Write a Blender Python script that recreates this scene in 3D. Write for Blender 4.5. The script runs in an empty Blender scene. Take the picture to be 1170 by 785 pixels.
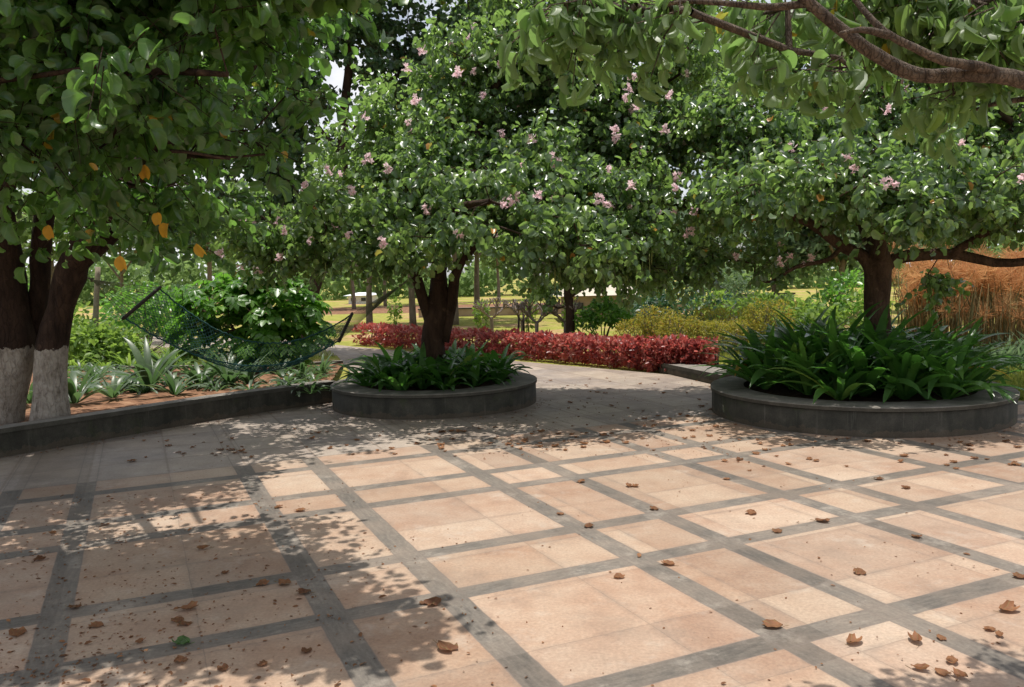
import bpy, math, random
import numpy as np
from mathutils import Vector, Matrix

rng = np.random.default_rng(7)
random.seed(7)
sc = bpy.context.scene
col = sc.collection
PI = math.pi

# ------------------------------------------------------------------ camera, sky, sun, exposure
F, PITCH, ROLL, EYE = 950.0, math.radians(4.58), math.radians(-1.4), 1.55
cp, sp, cr, sr = math.cos(PITCH), math.sin(PITCH), math.cos(ROLL), math.sin(ROLL)
cam_d = bpy.data.cameras.new('camera')
cam = bpy.data.objects.new('camera', cam_d)
col.objects.link(cam)
right, up, fwd = Vector((cr, sr * sp, sr * cp)), Vector((-sr, cr * sp, cr * cp)), Vector((0, cp, -sp))
m3 = Matrix((right, up, -fwd)).transposed()
cam.matrix_world = Matrix.Translation((0, 0, EYE)) @ m3.to_4x4()
cam_d.sensor_width = 36.0
cam_d.lens = 36.0 * F / 1170.0
cam_d.clip_start, cam_d.clip_end = 0.05, 3000.0
sc.camera = cam

SUN_EL, SUN_AZ = math.radians(83), math.radians(-15)      # azimuth clockwise from +Y
sun_dir = Vector((math.sin(SUN_AZ) * math.cos(SUN_EL), math.cos(SUN_AZ) * math.cos(SUN_EL), math.sin(SUN_EL)))
sl = bpy.data.lights.new('sun', 'SUN')
sl.energy, sl.angle, sl.color = 4.6, math.radians(0.53), (1.0, 0.955, 0.88)
so = bpy.data.objects.new('sun', sl)
so.rotation_euler = sun_dir.to_track_quat('Z', 'Y').to_euler()
so.location = (0, 0, 30)
col.objects.link(so)

world = bpy.data.worlds.new('World')
sc.world = world
world.use_nodes = True
wn, wl = world.node_tree.nodes, world.node_tree.links
wn.clear()
w_out = wn.new('ShaderNodeOutputWorld')
w_bg = wn.new('ShaderNodeBackground')
w_sky = wn.new('ShaderNodeTexSky')
w_sky.sky_type = 'NISHITA'
w_sky.sun_disc = False
w_sky.sun_elevation, w_sky.sun_rotation = SUN_EL, SUN_AZ
w_sky.dust_density, w_sky.air_density, w_sky.ozone_density = 2.0, 1.0, 1.0
w_tc = wn.new('ShaderNodeTexCoord')
w_map = wn.new('ShaderNodeMapping')
w_map.inputs['Scale'].default_value = (1.6, 1.6, 4.0)
w_no = wn.new('ShaderNodeTexNoise')
w_no.inputs['Scale'].default_value = 1.7
w_no.inputs['Detail'].default_value = 7
w_no.inputs['Roughness'].default_value = 0.58
w_rm = wn.new('ShaderNodeValToRGB')
w_rm.color_ramp.elements[0].position = 0.36
w_rm.color_ramp.elements[1].position = 0.60
w_mix = wn.new('ShaderNodeMix')
w_mix.data_type = 'RGBA'
w_mix.inputs[7].default_value = (9.6, 9.7, 10.0, 1)          # bright thin cloud
wl.new(w_tc.outputs['Generated'], w_map.inputs['Vector'])
wl.new(w_map.outputs['Vector'], w_no.inputs['Vector'])
wl.new(w_no.outputs['Fac'], w_rm.inputs['Fac'])
wl.new(w_rm.outputs['Color'], w_mix.inputs[0])
wl.new(w_sky.outputs['Color'], w_mix.inputs[6])
wl.new(w_mix.outputs[2], w_bg.inputs['Color'])
w_bg.inputs['Strength'].default_value = 0.105
wl.new(w_bg.outputs['Background'], w_out.inputs['Surface'])

sc.view_settings.view_transform = 'Standard'
sc.view_settings.look = 'None'
sc.view_settings.gamma = 1.0
sc.view_settings.exposure = 0.06
sc.render.engine = 'CYCLES'
cy = sc.cycles
cy.max_bounces, cy.diffuse_bounces, cy.glossy_bounces, cy.transmission_bounces, cy.transparent_max_bounces = 6, 4, 2, 4, 6
cy.use_denoising = True
cy.sample_clamp_indirect = 6.0
cy.caustics_reflective = cy.caustics_refractive = False

# ------------------------------------------------------------------ layout helpers (same lens as above)
def ray(px, py):
    x, y = (px - 585.0) / F, -(py - 392.5) / F
    x, y = cr * x - sr * y, sr * x + cr * y
    return np.array((x, cp + y * sp, -sp + y * cp))
def at(px, py, Y):
    d = ray(px, py)
    return np.array((0, 0, EYE)) + d * (Y / d[1])
def gp(px, py, z=0.0):
    d = ray(px, py)
    return np.array((0, 0, EYE)) + d * ((z - EYE) / d[2])
def nrm(a):
    return a / np.maximum(np.linalg.norm(a, axis=-1, keepdims=True), 1e-9)

# ------------------------------------------------------------------ object helpers
def link_mesh(name, me, mat=None, parent=None):
    o = bpy.data.objects.new(name, me)
    col.objects.link(o)
    if mat: me.materials.append(mat)
    if parent: o.parent = parent
    return o
def tag(o, label, cat, group=None, kind=None):
    if label: o['label'] = label
    if cat: o['category'] = cat
    if group: o['group'] = group
    if kind: o['kind'] = kind
    return o
def thing(name, label, cat, loc=(0, 0, 0), rz=0.0, group=None):
    o = bpy.data.objects.new(name, None)
    o.empty_display_size = 0.2
    o.location = tuple(float(v) for v in loc)
    o.rotation_euler = (0, 0, rz)
    col.objects.link(o)
    return tag(o, label, cat, group)
def dup(root, loc, rz, scale=1.0, label=None, group=None):
    r = root.copy(); col.objects.link(r)
    r.location = tuple(float(v) for v in loc); r.rotation_euler = (0, 0, rz); r.scale = (scale,) * 3
    if label: r['label'] = label
    if group: r['group'] = group
    for ch in list(root.children):
        c = ch.copy(); col.objects.link(c); c.parent = r
        for g in list(ch.children):
            d = g.copy(); col.objects.link(d); d.parent = c
    return r

class MB:
    """collects numpy vertex/face blocks into ONE mesh; vertex attributes v (random) and luv (blade coordinates)"""
    def __init__(s):
        s.V, s.F3, s.F4, s.n, s.A, s.U = [], [], [], 0, [], []
    def add(s, v, f4=None, f3=None, a=None, u=None):
        v = np.asarray(v, float).reshape(-1, 3)
        s.V.append(v)
        if f4 is not None and len(f4): s.F4.append(np.asarray(f4, int).reshape(-1, 4) + s.n)
        if f3 is not None and len(f3): s.F3.append(np.asarray(f3, int).reshape(-1, 3) + s.n)
        s.A.append(np.zeros(len(v)) if a is None else np.asarray(a, float))
        s.U.append(np.zeros((len(v), 3)) if u is None else np.asarray(u, float))
        s.n += len(v)
    def build(s, name, mat, parent=None, smooth=True, origin=(0, 0, 0)):
        me = bpy.data.meshes.new(name)
        if s.n:
            v = np.concatenate(s.V) - np.asarray(origin, float)
            f4 = np.concatenate(s.F4) if s.F4 else np.zeros((0, 4), int)
            f3 = np.concatenate(s.F3) if s.F3 else np.zeros((0, 3), int)
            me.vertices.add(len(v)); me.vertices.foreach_set('co', v.astype(np.float32).ravel())
            idx = np.concatenate([f4.ravel(), f3.ravel()]).astype(np.int32)
            tot = np.concatenate([np.full(len(f4), 4), np.full(len(f3), 3)]).astype(np.int32)
            st = np.concatenate([[0], np.cumsum(tot)[:-1]]).astype(np.int32)
            me.loops.add(len(idx)); me.loops.foreach_set('vertex_index', idx)
            me.polygons.add(len(tot)); me.polygons.foreach_set('loop_start', st); me.polygons.foreach_set('loop_total', tot)
            me.polygons.foreach_set('use_smooth', np.full(len(tot), smooth, bool))
            at_ = me.attributes.new('v', 'FLOAT', 'POINT'); at_.data.foreach_set('value', np.concatenate(s.A).astype(np.float32))
            au = me.attributes.new('luv', 'FLOAT_VECTOR', 'POINT'); au.data.foreach_set('vector', np.concatenate(s.U).astype(np.float32).ravel())
            me.update(calc_edges=True); me.validate()
        return link_mesh(name, me, mat, parent)
    # --- shapes
    def tube(s, pts, rad, n=6, a=0.5, cap=True, wob=0.0):
        pts = np.asarray(pts, float); k = len(pts)
        rad = np.broadcast_to(np.asarray(rad, float), (k,))
        t = np.gradient(pts, axis=0); t = nrm(t)
        ref = np.array((0, 0, 1.0)) if abs(t[:, 2]).mean() < 0.8 else np.array((1.0, 0, 0))
        u = nrm(np.cross(t, ref)); w = np.cross(t, u)
        ang = np.arange(n) * 2 * PI / n
        R = rad[:, None] * (1 + (rng.normal(0, wob, (k, n)) if wob else 0))
        v = pts[:, None] + R[..., None] * (np.cos(ang)[None, :, None] * u[:, None] + np.sin(ang)[None, :, None] * w[:, None])
        i = np.arange(k - 1)[:, None] * n; j = np.arange(n)[None]; j2 = (j + 1) % n
        f4 = np.stack([i + j, i + j2, i + n + j2, i + n + j], -1).reshape(-1, 4)
        vv = v.reshape(-1, 3); f3 = []
        if cap:
            vv = np.concatenate([vv, pts[:1], pts[-1:]]); c0, c1 = k * n, k * n + 1
            f3 = [(c0, (q + 1) % n, q) for q in range(n)] + [(c1, (k - 1) * n + q, (k - 1) * n + (q + 1) % n) for q in range(n)]
        s.add(vv, f4, f3, np.full(len(vv), a))
    def segs(s, P0, P1, r0, r1, n=3, a=0.5):
        """many straight thin cylinders at once"""
        P0, P1 = np.asarray(P0, float), np.asarray(P1, float); N = len(P0)
        if not N: return
        t = nrm(P1 - P0)
        ref = np.where(np.abs(t[:, 2:3]) < 0.9, np.array([[0, 0, 1.0]]), np.array([[1.0, 0, 0]]))
        u = nrm(np.cross(t, ref)); w = np.cross(t, u)
        ang = np.arange(n) * 2 * PI / n
        ring = np.cos(ang)[None, :, None] * u[:, None] + np.sin(ang)[None, :, None] * w[:, None]
        r0 = np.broadcast_to(r0, (N,))[:, None, None]; r1 = np.broadcast_to(r1, (N,))[:, None, None]
        v = np.concatenate([P0[:, None] + ring * r0, P1[:, None] + ring * r1], 1)
        b = (np.arange(N) * 2 * n)[:, None]; j = np.arange(n)[None]; j2 = (j + 1) % n
        f4 = np.stack([b + j, b + j2, b + n + j2, b + n + j], -1).reshape(-1, 4)
        s.add(v.reshape(-1, 3), f4, None, np.full(N * 2 * n, a))
    def box(s, c, size, rz=0.0, a=0.5, bev=0.0):
        c = np.asarray(c, float); h = np.asarray(size, float) / 2
        v = np.array([(x, y, z) for z in (-1, 1) for x, y in ((-1, -1), (1, -1), (1, 1), (-1, 1))]) * h
        R = np.array(((math.cos(rz), -math.sin(rz), 0), (math.sin(rz), math.cos(rz), 0), (0, 0, 1)))
        s.add(v @ R.T + c, [(3, 2, 1, 0), (4, 5, 6, 7), (0, 1, 5, 4), (1, 2, 6, 5), (2, 3, 7, 6), (3, 0, 4, 7)], None, np.full(8, a))
    def blades(s, pos, axis, normal, size, tmpl, a=None, jitter=0.12):
        """one leaf per row of pos: axis is the leaf's length, normal its upper side"""
        tv, tf4, tf3 = tmpl
        N = len(pos)
        if not N: return
        Y = nrm(np.asarray(axis, float)); X = nrm(np.cross(Y, np.asarray(normal, float))); Z = np.cross(X, Y)
        sz = np.broadcast_to(size, (N,))
        wid = sz * rng.uniform(1 - jitter, 1 + jitter, N); cu = sz * rng.uniform(0.5, 1.6, N)
        v = (np.asarray(pos)[:, None] + tv[None, :, 0:1] * X[:, None] * wid[:, None, None] + tv[None, :, 1:2] * Y[:, None] * sz[:, None, None]
             + tv[None, :, 2:3] * Z[:, None] * cu[:, None, None])
        k = len(tv); b = (np.arange(N) * k)[:, None, None]
        f4 = (np.asarray(tf4)[None] + b).reshape(-1, 4) if len(tf4) else None
        f3 = (np.asarray(tf3)[None] + b).reshape(-1, 3) if len(tf3) else None
        a = rng.random(N) if a is None else a
        s.add(v.reshape(-1, 3), f4, f3, np.repeat(a, k), np.tile(tv, (N, 1)))

# leaf templates: (verts, quads, tris), length 1 along +Y
def T(v, f4=(), f3=()): return (np.array(v, float), list(f4), list(f3))
# two-lobed rounded leaf, folded along the midrib
LOBED_LO = T([(0, 0, 0), (0, .5, -.02), (0, .84, -.1), (.36, .14, .1), (.47, .55, .12), (.27, 1.0, -.02), (-.36, .14, .1), (-.47, .55, .12), (-.27, 1.0, -.02)],
             [(0, 3, 4, 1), (1, 4, 5, 2), (0, 1, 7, 6), (1, 2, 8, 7)])
def lobed_hi():
    rows = [(0, 0), (.16, .30), (.34, .42), (.55, .47), (.74, .43), (.9, .34), (1.0, .22)]
    mid = [0, .15, .32, .5, .66, .78, .84]
    v, f = [], []
    for (y, w), m in zip(rows, mid):
        for k in (-1, -.5, 0, .5, 1):
            yy = m + (y - m) * abs(k) ** 1.3
            v.append((k * w, yy, .26 * abs(k) * w + .05 * math.sin(abs(k) * 3.0 + y * 4) - .22 * yy * yy))
    for r in range(len(rows) - 1):
        for k in range(4):
            b = r * 5 + k
            f.append((b, b + 1, b + 6, b + 5))
    return T(v, f)
LOBED_HI = lobed_hi()
def fold(t, amt, drop=0.0):
    v = t[0].copy(); w = np.abs(v[:, 0]); a = amt
    v[:, 2] += w * math.sin(a); v[:, 0] *= math.cos(a); v[:, 2] -= drop * v[:, 1] ** 2
    return (v, t[1], t[2])
LOBED_FOLD = fold(LOBED_HI, .75, .12)
LOBED_LO = fold(LOBED_LO, .5, .10)
LOBED_NARROW = fold(LOBED_HI, .95, .22)
LOBED_NARROW[0][:, 0] *= .72
OVAL = T([(0, 0, 0), (0, .5, -.03), (0, 1, -.16), (.26, .3, .05), (.22, .7, 0), (-.26, .3, .05), (-.22, .7, 0)],
         [(0, 3, 4, 1), (0, 1, 6, 5)], [(1, 4, 2), (1, 2, 6)])
LANCE = T([(0, 0, 0), (0, .5, .02), (0, 1, -.2), (.13, .4, .05), (-.13, .4, .05), ], [(0, 3, 2, 1), (0, 1, 2, 4)])
CARD = T([(0, 0, 0), (.4, .4, .05), (.05, 1, -.1), (-.4, .5, .05)], [(0, 1, 2, 3)])
PETAL = T([(0, 0, 0), (.28, .55, .05), (0, 1, -.1), (-.28, .55, .05)], [(0, 1, 2, 3)])

# ------------------------------------------------------------------ materials
def new_mat(name):
    m = bpy.data.materials.new(name); m.use_nodes = True
    nt = m.node_tree; nt.nodes.clear()
    return m, nt.nodes, nt.links
def N_(nodes, t, **kw):
    n = nodes.new(t)
    for k, v in kw.items():
        if k in n.inputs.keys(): n.inputs[k].default_value = v
        else: setattr(n, k, v)
    return n
def mixc(nodes, links, fac, a, b, mode='MIX'):
    n = nodes.new('ShaderNodeMix'); n.data_type = 'RGBA'; n.blend_type = mode
    for i, s in ((0, fac), (6, a), (7, b)):
        if hasattr(s, 'links'): links.new(s, n.inputs[i])
        elif i == 0: n.inputs[0].default_value = s
        else: n.inputs[i].default_value = (*s, 1)
    return n.outputs[2]
def mth(nodes, links, op, a, b=None, c=None):
    n = nodes.new('ShaderNodeMath'); n.operation = op
    for i, s in enumerate((a, b, c)):
        if s is None: continue
        if hasattr(s, 'links'): links.new(s, n.inputs[i])
        else: n.inputs[i].default_value = s
    return n.outputs[0]
def ramp(nodes, links, fac, stops):
    n = nodes.new('ShaderNodeValToRGB'); e = n.color_ramp.elements
    while len(e) < len(stops): e.new(0.5)
    for el, (p, c) in zip(e, stops):
        el.position = p; el.color = (*c, 1) if len(c) == 3 else c
    links.new(fac, n.inputs['Fac'])
    return n.outputs['Color']
def noise(nodes, links, scale, detail=4, rough=0.55, vec=None, out='Fac', obj=True):
    n = N_(nodes, 'ShaderNodeTexNoise', Scale=scale, Detail=detail, Roughness=rough)
    if vec is None:
        tc = nodes.new('ShaderNodeTexCoord'); vec = tc.outputs['Object']
    links.new(vec, n.inputs['Vector'])
    return n.outputs[out]
def finish(m, nodes, links, color, rough=0.8, spec=0.3, bump=None, bstr=0.3, bdist=0.01):
    o = nodes.new('ShaderNodeOutputMaterial'); p = nodes.new('ShaderNodeBsdfPrincipled')
    if hasattr(color, 'links'): links.new(color, p.inputs['Base Color'])
    else: p.inputs['Base Color'].default_value = (*color, 1)
    if hasattr(rough, 'links'): links.new(rough, p.inputs['Roughness'])
    else: p.inputs['Roughness'].default_value = rough
    p.inputs['Specular IOR Level'].default_value = spec
    if bump is not None:
        b = nodes.new('ShaderNodeBump'); b.inputs['Strength'].default_value = bstr; b.inputs['Distance'].default_value = bdist
        links.new(bump, b.inputs['Height']); links.new(b.outputs['Normal'], p.inputs['Normal'])
    links.new(p.outputs['BSDF'], o.inputs['Surface'])
    return p, o
def leaf_mat(name, stops, trans, tfac=0.35, back=None, veins=0.0, rough=0.42, spec=0.4):
    m, n, l = new_mat(name)
    av = N_(n, 'ShaderNodeAttribute', attribute_name='v')
    c = ramp(n, l, av.outputs['Fac'], stops)
    tcol = mixc(n, l, 0.55, c, trans)
    tcol = mixc(n, l, 1.0, tcol, (2.0, 2.0, 2.0), 'MULTIPLY')
    if back:
        g = n.new('ShaderNodeNewGeometry')
        c = mixc(n, l, mth(n, l, 'MULTIPLY', g.outputs['Backfacing'], 0.65), c, back)
    bump = None
    if veins:
        u = N_(n, 'ShaderNodeAttribute', attribute_name='luv')
        s = n.new('ShaderNodeSeparateXYZ'); l.new(u.outputs['Vector'], s.inputs[0])
        ang = mth(n, l, 'ARCTAN2', s.outputs[0], mth(n, l, 'ADD', s.outputs[1], 0.06))
        w = mth(n, l, 'ABSOLUTE', mth(n, l, 'SINE', mth(n, l, 'MULTIPLY', ang, 8.5)))
        line = mth(n, l, 'LESS_THAN', w, 0.16)
        c = mixc(n, l, mth(n, l, 'MULTIPLY', line, veins), c, (0.20, 0.26, 0.10))
        bump = w
    blot = noise(n, l, 22, 3)
    c = mixc(n, l, 1.0, c, ramp(n, l, blot, [(0.3, (.72, .72, .72)), (0.7, (1.2, 1.2, 1.15))]), 'MULTIPLY')
    o = n.new('ShaderNodeOutputMaterial')
    p = n.new('ShaderNodeBsdfPrincipled'); p.inputs['Roughness'].default_value = rough; p.inputs['Specular IOR Level'].default_value = spec
    l.new(c, p.inputs['Base Color'])
    if bump is not None:
        b = n.new('ShaderNodeBump'); b.inputs['Strength'].default_value = 0.35; b.inputs['Distance'].default_value = 0.004
        l.new(bump, b.inputs['Height']); l.new(b.outputs['Normal'], p.inputs['Normal'])
    t = n.new('ShaderNodeBsdfTranslucent'); l.new(tcol, t.inputs['Color'])
    mx = n.new('ShaderNodeMixShader'); mx.inputs[0].default_value = tfac
    l.new(p.outputs[0], mx.inputs[1]); l.new(t.outputs[0], mx.inputs[2]); l.new(mx.outputs[0], o.inputs['Surface'])
    return m
def bark_mat(name, c1, c2, white_z=None, scale=9.0):
    m, n, l = new_mat(name)
    tc = n.new('ShaderNodeTexCoord'); mp = N_(n, 'ShaderNodeMapping'); mp.inputs['Scale'].default_value = (1, 1, .28)
    l.new(tc.outputs['Object'], mp.inputs['Vector'])
    f = noise(n, l, scale, 8, .65, mp.outputs['Vector'])
    f2 = noise(n, l, 3.0, 4)
    c = ramp(n, l, f, [(.32, c1), (.62, c2), (.8, tuple(min(1, x * 1.5) for x in c2))])
    c = mixc(n, l, mth(n, l, 'MULTIPLY', f2, .5), c, tuple(x * .6 for x in c1))
    vo = N_(n, 'ShaderNodeTexVoronoi', Scale=scale * 2.6); vo.feature = 'DISTANCE_TO_EDGE'
    wv = n.new('ShaderNodeMix'); wv.data_type = 'VECTOR'; wv.inputs[0].default_value = .06
    l.new(mp.outputs['Vector'], wv.inputs[4]); l.new(noise(n, l, 12, 4, .6, None, 'Color'), wv.inputs[5]); l.new(wv.outputs[1], vo.inputs['Vector'])
    crack = ramp(n, l, vo.outputs['Distance'], [(0, (1, 1, 1)), (.10, (0, 0, 0))])
    c = mixc(n, l, mth(n, l, 'MULTIPLY', crack, .22), c, tuple(x * .55 for x in c1))
    lich = ramp(n, l, noise(n, l, 6.5, 7, .7), [(.60, (0, 0, 0)), (.68, (.45, .45, .45))])
    c = mixc(n, l, lich, c, tuple(min(1, x * 2.0) for x in c2))
    f = mth(n, l, 'SUBTRACT', f, mth(n, l, 'MULTIPLY', crack, .22))
    if white_z is not None:
        s = n.new('ShaderNodeSeparateXYZ'); l.new(tc.outputs['Object'], s.inputs[0])
        edge = mth(n, l, 'ADD', s.outputs[2], mth(n, l, 'MULTIPLY', mth(n, l, 'SUBTRACT', noise(n, l, 9, 7, .7), .5), .30))
        below = mth(n, l, 'LESS_THAN', edge, white_z)
        wear = ramp(n, l, noise(n, l, 12, 7, .7, mp.outputs['Vector']), [(.26, (.1, .1, .1)), (.44, (1, 1, 1))])
        wcol = ramp(n, l, noise(n, l, 9, 8, .7), [(.3, (.20, .165, .135)), (.5, (.38, .34, .295)), (.75, (.52, .48, .43))])
        c = mixc(n, l, mth(n, l, 'MULTIPLY', below, wear), c, wcol)
    finish(m, n, l, c, .85, .2, f, .9, .03)
    return m
def plain_mat(name, stops, scale=6.0, rough=.85, spec=.2, detail=6, bstr=.3, bdist=.01):
    m, n, l = new_mat(name)
    f = noise(n, l, scale, detail, .62)
    finish(m, n, l, ramp(n, l, f, stops), rough, spec, f, bstr, bdist)
    return m

M = {}
M['near_leaf'] = leaf_mat('near_leaf', [(0, (.024, .06, .022)), (.45, (.052, .115, .034)), (.8, (.095, .175, .048)), (.97, (.12, .19, .05)), (.985, (.42, .22, .03))],
                          (.20, .42, .05), .33, (.07, .12, .062), .3, .33, .55)
M['over_leaf'] = leaf_mat('over_leaf', [(0, (.07, .115, .05)), (.5, (.11, .165, .075)), (.85, (.15, .21, .09)), (.985, (.15, .21, .05)), (.995, (.42, .24, .03))],
                          (.20, .36, .06), .42, (.14, .19, .10), .6, .42)
M['bau_leaf'] = leaf_mat('bauhinia_leaf', [(0, (.030, .064, .030)), (.4, (.070, .126, .055)), (.75, (.128, .20, .08)), (.965, (.22, .31, .09)), (.985, (.34, .30, .04)), (1, (.45, .20, .04))],
                         (.27, .44, .07), .36, (.14, .185, .125), 0.0, .30, .6)
M['dark_leaf'] = leaf_mat('dark_leaf', [(0, (.025, .055, .03)), (.5, (.055, .105, .052)), (.95, (.10, .165, .065)), (1, (.32, .20, .04))], (.12, .24, .05), .28, (.06, .09, .065), 0, .33, .5)
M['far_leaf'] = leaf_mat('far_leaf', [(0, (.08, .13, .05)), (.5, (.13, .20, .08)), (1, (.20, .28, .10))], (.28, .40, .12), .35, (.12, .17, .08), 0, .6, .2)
M['shrub_leaf'] = leaf_mat('shrub_leaf', [(0, (.035, .09, .015)), (.5, (.08, .18, .03)), (1, (.16, .30, .05))], (.16, .40, .03), .35, (.07, .14, .05), 0, .35, .5)
M['lime_leaf'] = leaf_mat('lime_leaf', [(0, (.055, .11, .02)), (.5, (.11, .19, .035)), (1, (.22, .30, .06))], (.26, .40, .06), .35, None, 0, .5, .3)
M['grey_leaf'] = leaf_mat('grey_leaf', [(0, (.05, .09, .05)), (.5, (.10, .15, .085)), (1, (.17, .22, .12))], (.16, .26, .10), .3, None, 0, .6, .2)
M['blue_leaf'] = leaf_mat('dusky_leaf', [(0, (.015, .045, .03)), (.5, (.03, .075, .045)), (1, (.07, .13, .07))], (.06, .16, .06), .25, None, 0, .4, .4)
M['gold_leaf'] = leaf_mat('gold_leaf', [(0, (.09, .11, .02)), (.4, (.19, .19, .03)), (.75, (.28, .22, .035)), (1, (.33, .16, .035))], (.34, .32, .04), .35, None, 0, .6, .2)
M['strap_leaf'] = leaf_mat('strap_leaf', [(0, (.02, .062, .018)), (.5, (.046, .125, .028)), (.93, (.095, .20, .045)), (.965, (.15, .25, .055)), (.98, (.30, .25, .06)), (1, (.26, .15, .06))], (.14, .38, .035), .28, (.06, .13, .045), 0, .25, .6)
M['bed_leaf'] = leaf_mat('bed_leaf', [(0, (.018, .048, .022)), (.5, (.036, .078, .032)), (1, (.09, .14, .06))], (.14, .26, .07), .25, (.10, .15, .08), 0, .38, .5)
M['yellow_leaf'] = leaf_mat('yellow_leaf', [(0, (.42, .24, .03)), (1, (.55, .25, .04))], (.7, .42, .05), .4, None, .3, .5, .2)
M['red_leaf'] = leaf_mat('red_leaf', [(0, (.08, .02, .02)), (.3, (.21, .045, .04)), (.65, (.38, .10, .085)), (.86, (.48, .26, .21)), (.94, (.24, .13, .08)), (1, (.15, .18, .06))], (.6, .11, .09), .3, None, 0, .38, .5)
M['petal'] = leaf_mat('petal', [(0, (.60, .42, .46)), (.6, (.72, .58, .60)), (1, (.52, .27, .33))], (.8, .6, .65), .35, None, 0, .6, .2)
M['pod'] = leaf_mat('seed_pod', [(0, (.12, .17, .05)), (1, (.20, .24, .08))], (.2, .3, .06), .15, None, 0, .5, .3)
M['straw'] = leaf_mat('dry_straw', [(0, (.11, .13, .06)), (.18, (.20, .12, .06)), (.5, (.42, .18, .08)), (.8, (.52, .26, .11)), (1, (.62, .44, .20))], (.5, .32, .15), .3, None, 0, .7, .1)
M['reed'] = leaf_mat('reed_stem', [(0, (.08, .10, .05)), (.5, (.20, .16, .08)), (1, (.34, .22, .10))], (.2, .2, .1), .15, None, 0, .7, .1)
M['dry_leaf'] = leaf_mat('dry_leaf', [(0, (.10, .04, .02)), (.5, (.24, .11, .055)), (1, (.42, .23, .12))], (.4, .2, .1), .15, (.34, .20, .12), .35, .65, .2)
M['green_fallen'] = leaf_mat('green_fallen_leaf', [(0, (.05, .10, .035)), (1, (.08, .14, .045))], (.1, .3, .04), .2, None, .3, .4, .4)
M['grass'] = leaf_mat('grass', [(0, (.10, .15, .025)), (.5, (.20, .24, .05)), (1, (.34, .32, .09))], (.3, .36, .06), .3, None, 0, .6, .2)
M['bark_dark'] = bark_mat('bark_dark', (.028, .016, .011), (.085, .052, .036))
M['bark_brown'] = bark_mat('bark_brown', (.05, .03, .02), (.13, .082, .058))
M['bark_white'] = bark_mat('bark_whitewashed', (.022, .013, .010), (.075, .045, .032), .95)
M['bark_pale'] = bark_mat('bark_pale', (.05, .035, .026), (.22, .165, .125), None, 26)
M['bark_grey'] = bark_mat('bark_grey', (.10, .085, .07), (.30, .26, .22), None, 14)
M['bark_far'] = bark_mat('bark_far', (.16, .12, .09), (.30, .24, .19))
M['plumeria'] = bark_mat('plumeria_bark', (.22, .17, .15), (.42, .35, .31), None, 10)
M['wall'] = None
M['soil_dark'] = plain_mat('soil_dark', [(.3, (.025, .018, .013)), (.55, (.07, .045, .032)), (.75, (.16, .10, .065))], 16, .95, .1, 8, .8, .03)
M['soil_red'] = plain_mat('soil_red', [(.28, (.07, .04, .026)), (.5, (.22, .115, .068)), (.75, (.38, .23, .14))], 5, .95, .1, 9, .8, .03)
M['rope'] = plain_mat('rope', [(.3, (.10, .12, .08)), (.7, (.24, .24, .16))], 40)
M['net'] = plain_mat('net_cord', [(.3, (.012, .055, .055)), (.7, (.032, .10, .095))], 5, .7)
M['bar_wood'] = plain_mat('bar_wood', [(.3, (.02, .014, .011)), (.7, (.05, .035, .028))], 12, .6)
M['post_wood'] = plain_mat('post_wood', [(.3, (.16, .13, .09)), (.7, (.32, .27, .2))], 7, .85)
M['plaster'] = plain_mat('plaster', [(.3, (.50, .44, .36)), (.7, (.62, .56, .48))], 3, .9)
M['brick_wall'] = plain_mat('pink_plaster', [(.3, (.32, .22, .18)), (.7, (.44, .33, .28))], 3, .9)
M['grey_wall'] = plain_mat('grey_plaster', [(.3, (.36, .38, .37)), (.7, (.48, .5, .49))], 3, .9)
M['white_wall'] = plain_mat('white_plaster', [(.3, (.66, .68, .70)), (.7, (.78, .8, .8))], 3, .9)
M['dark_opening'] = plain_mat('window_glass', [(.3, (.02, .022, .025)), (.7, (.04, .045, .05))], 3, .2, .5)
M['sign_blue'] = plain_mat('sign_blue', [(.3, (.16, .40, .50)), (.7, (.24, .50, .60))], 8, .4)
M['metal'] = plain_mat('galvanised_metal', [(.3, (.30, .31, .31)), (.7, (.42, .43, .43))], 8, .45)

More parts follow.
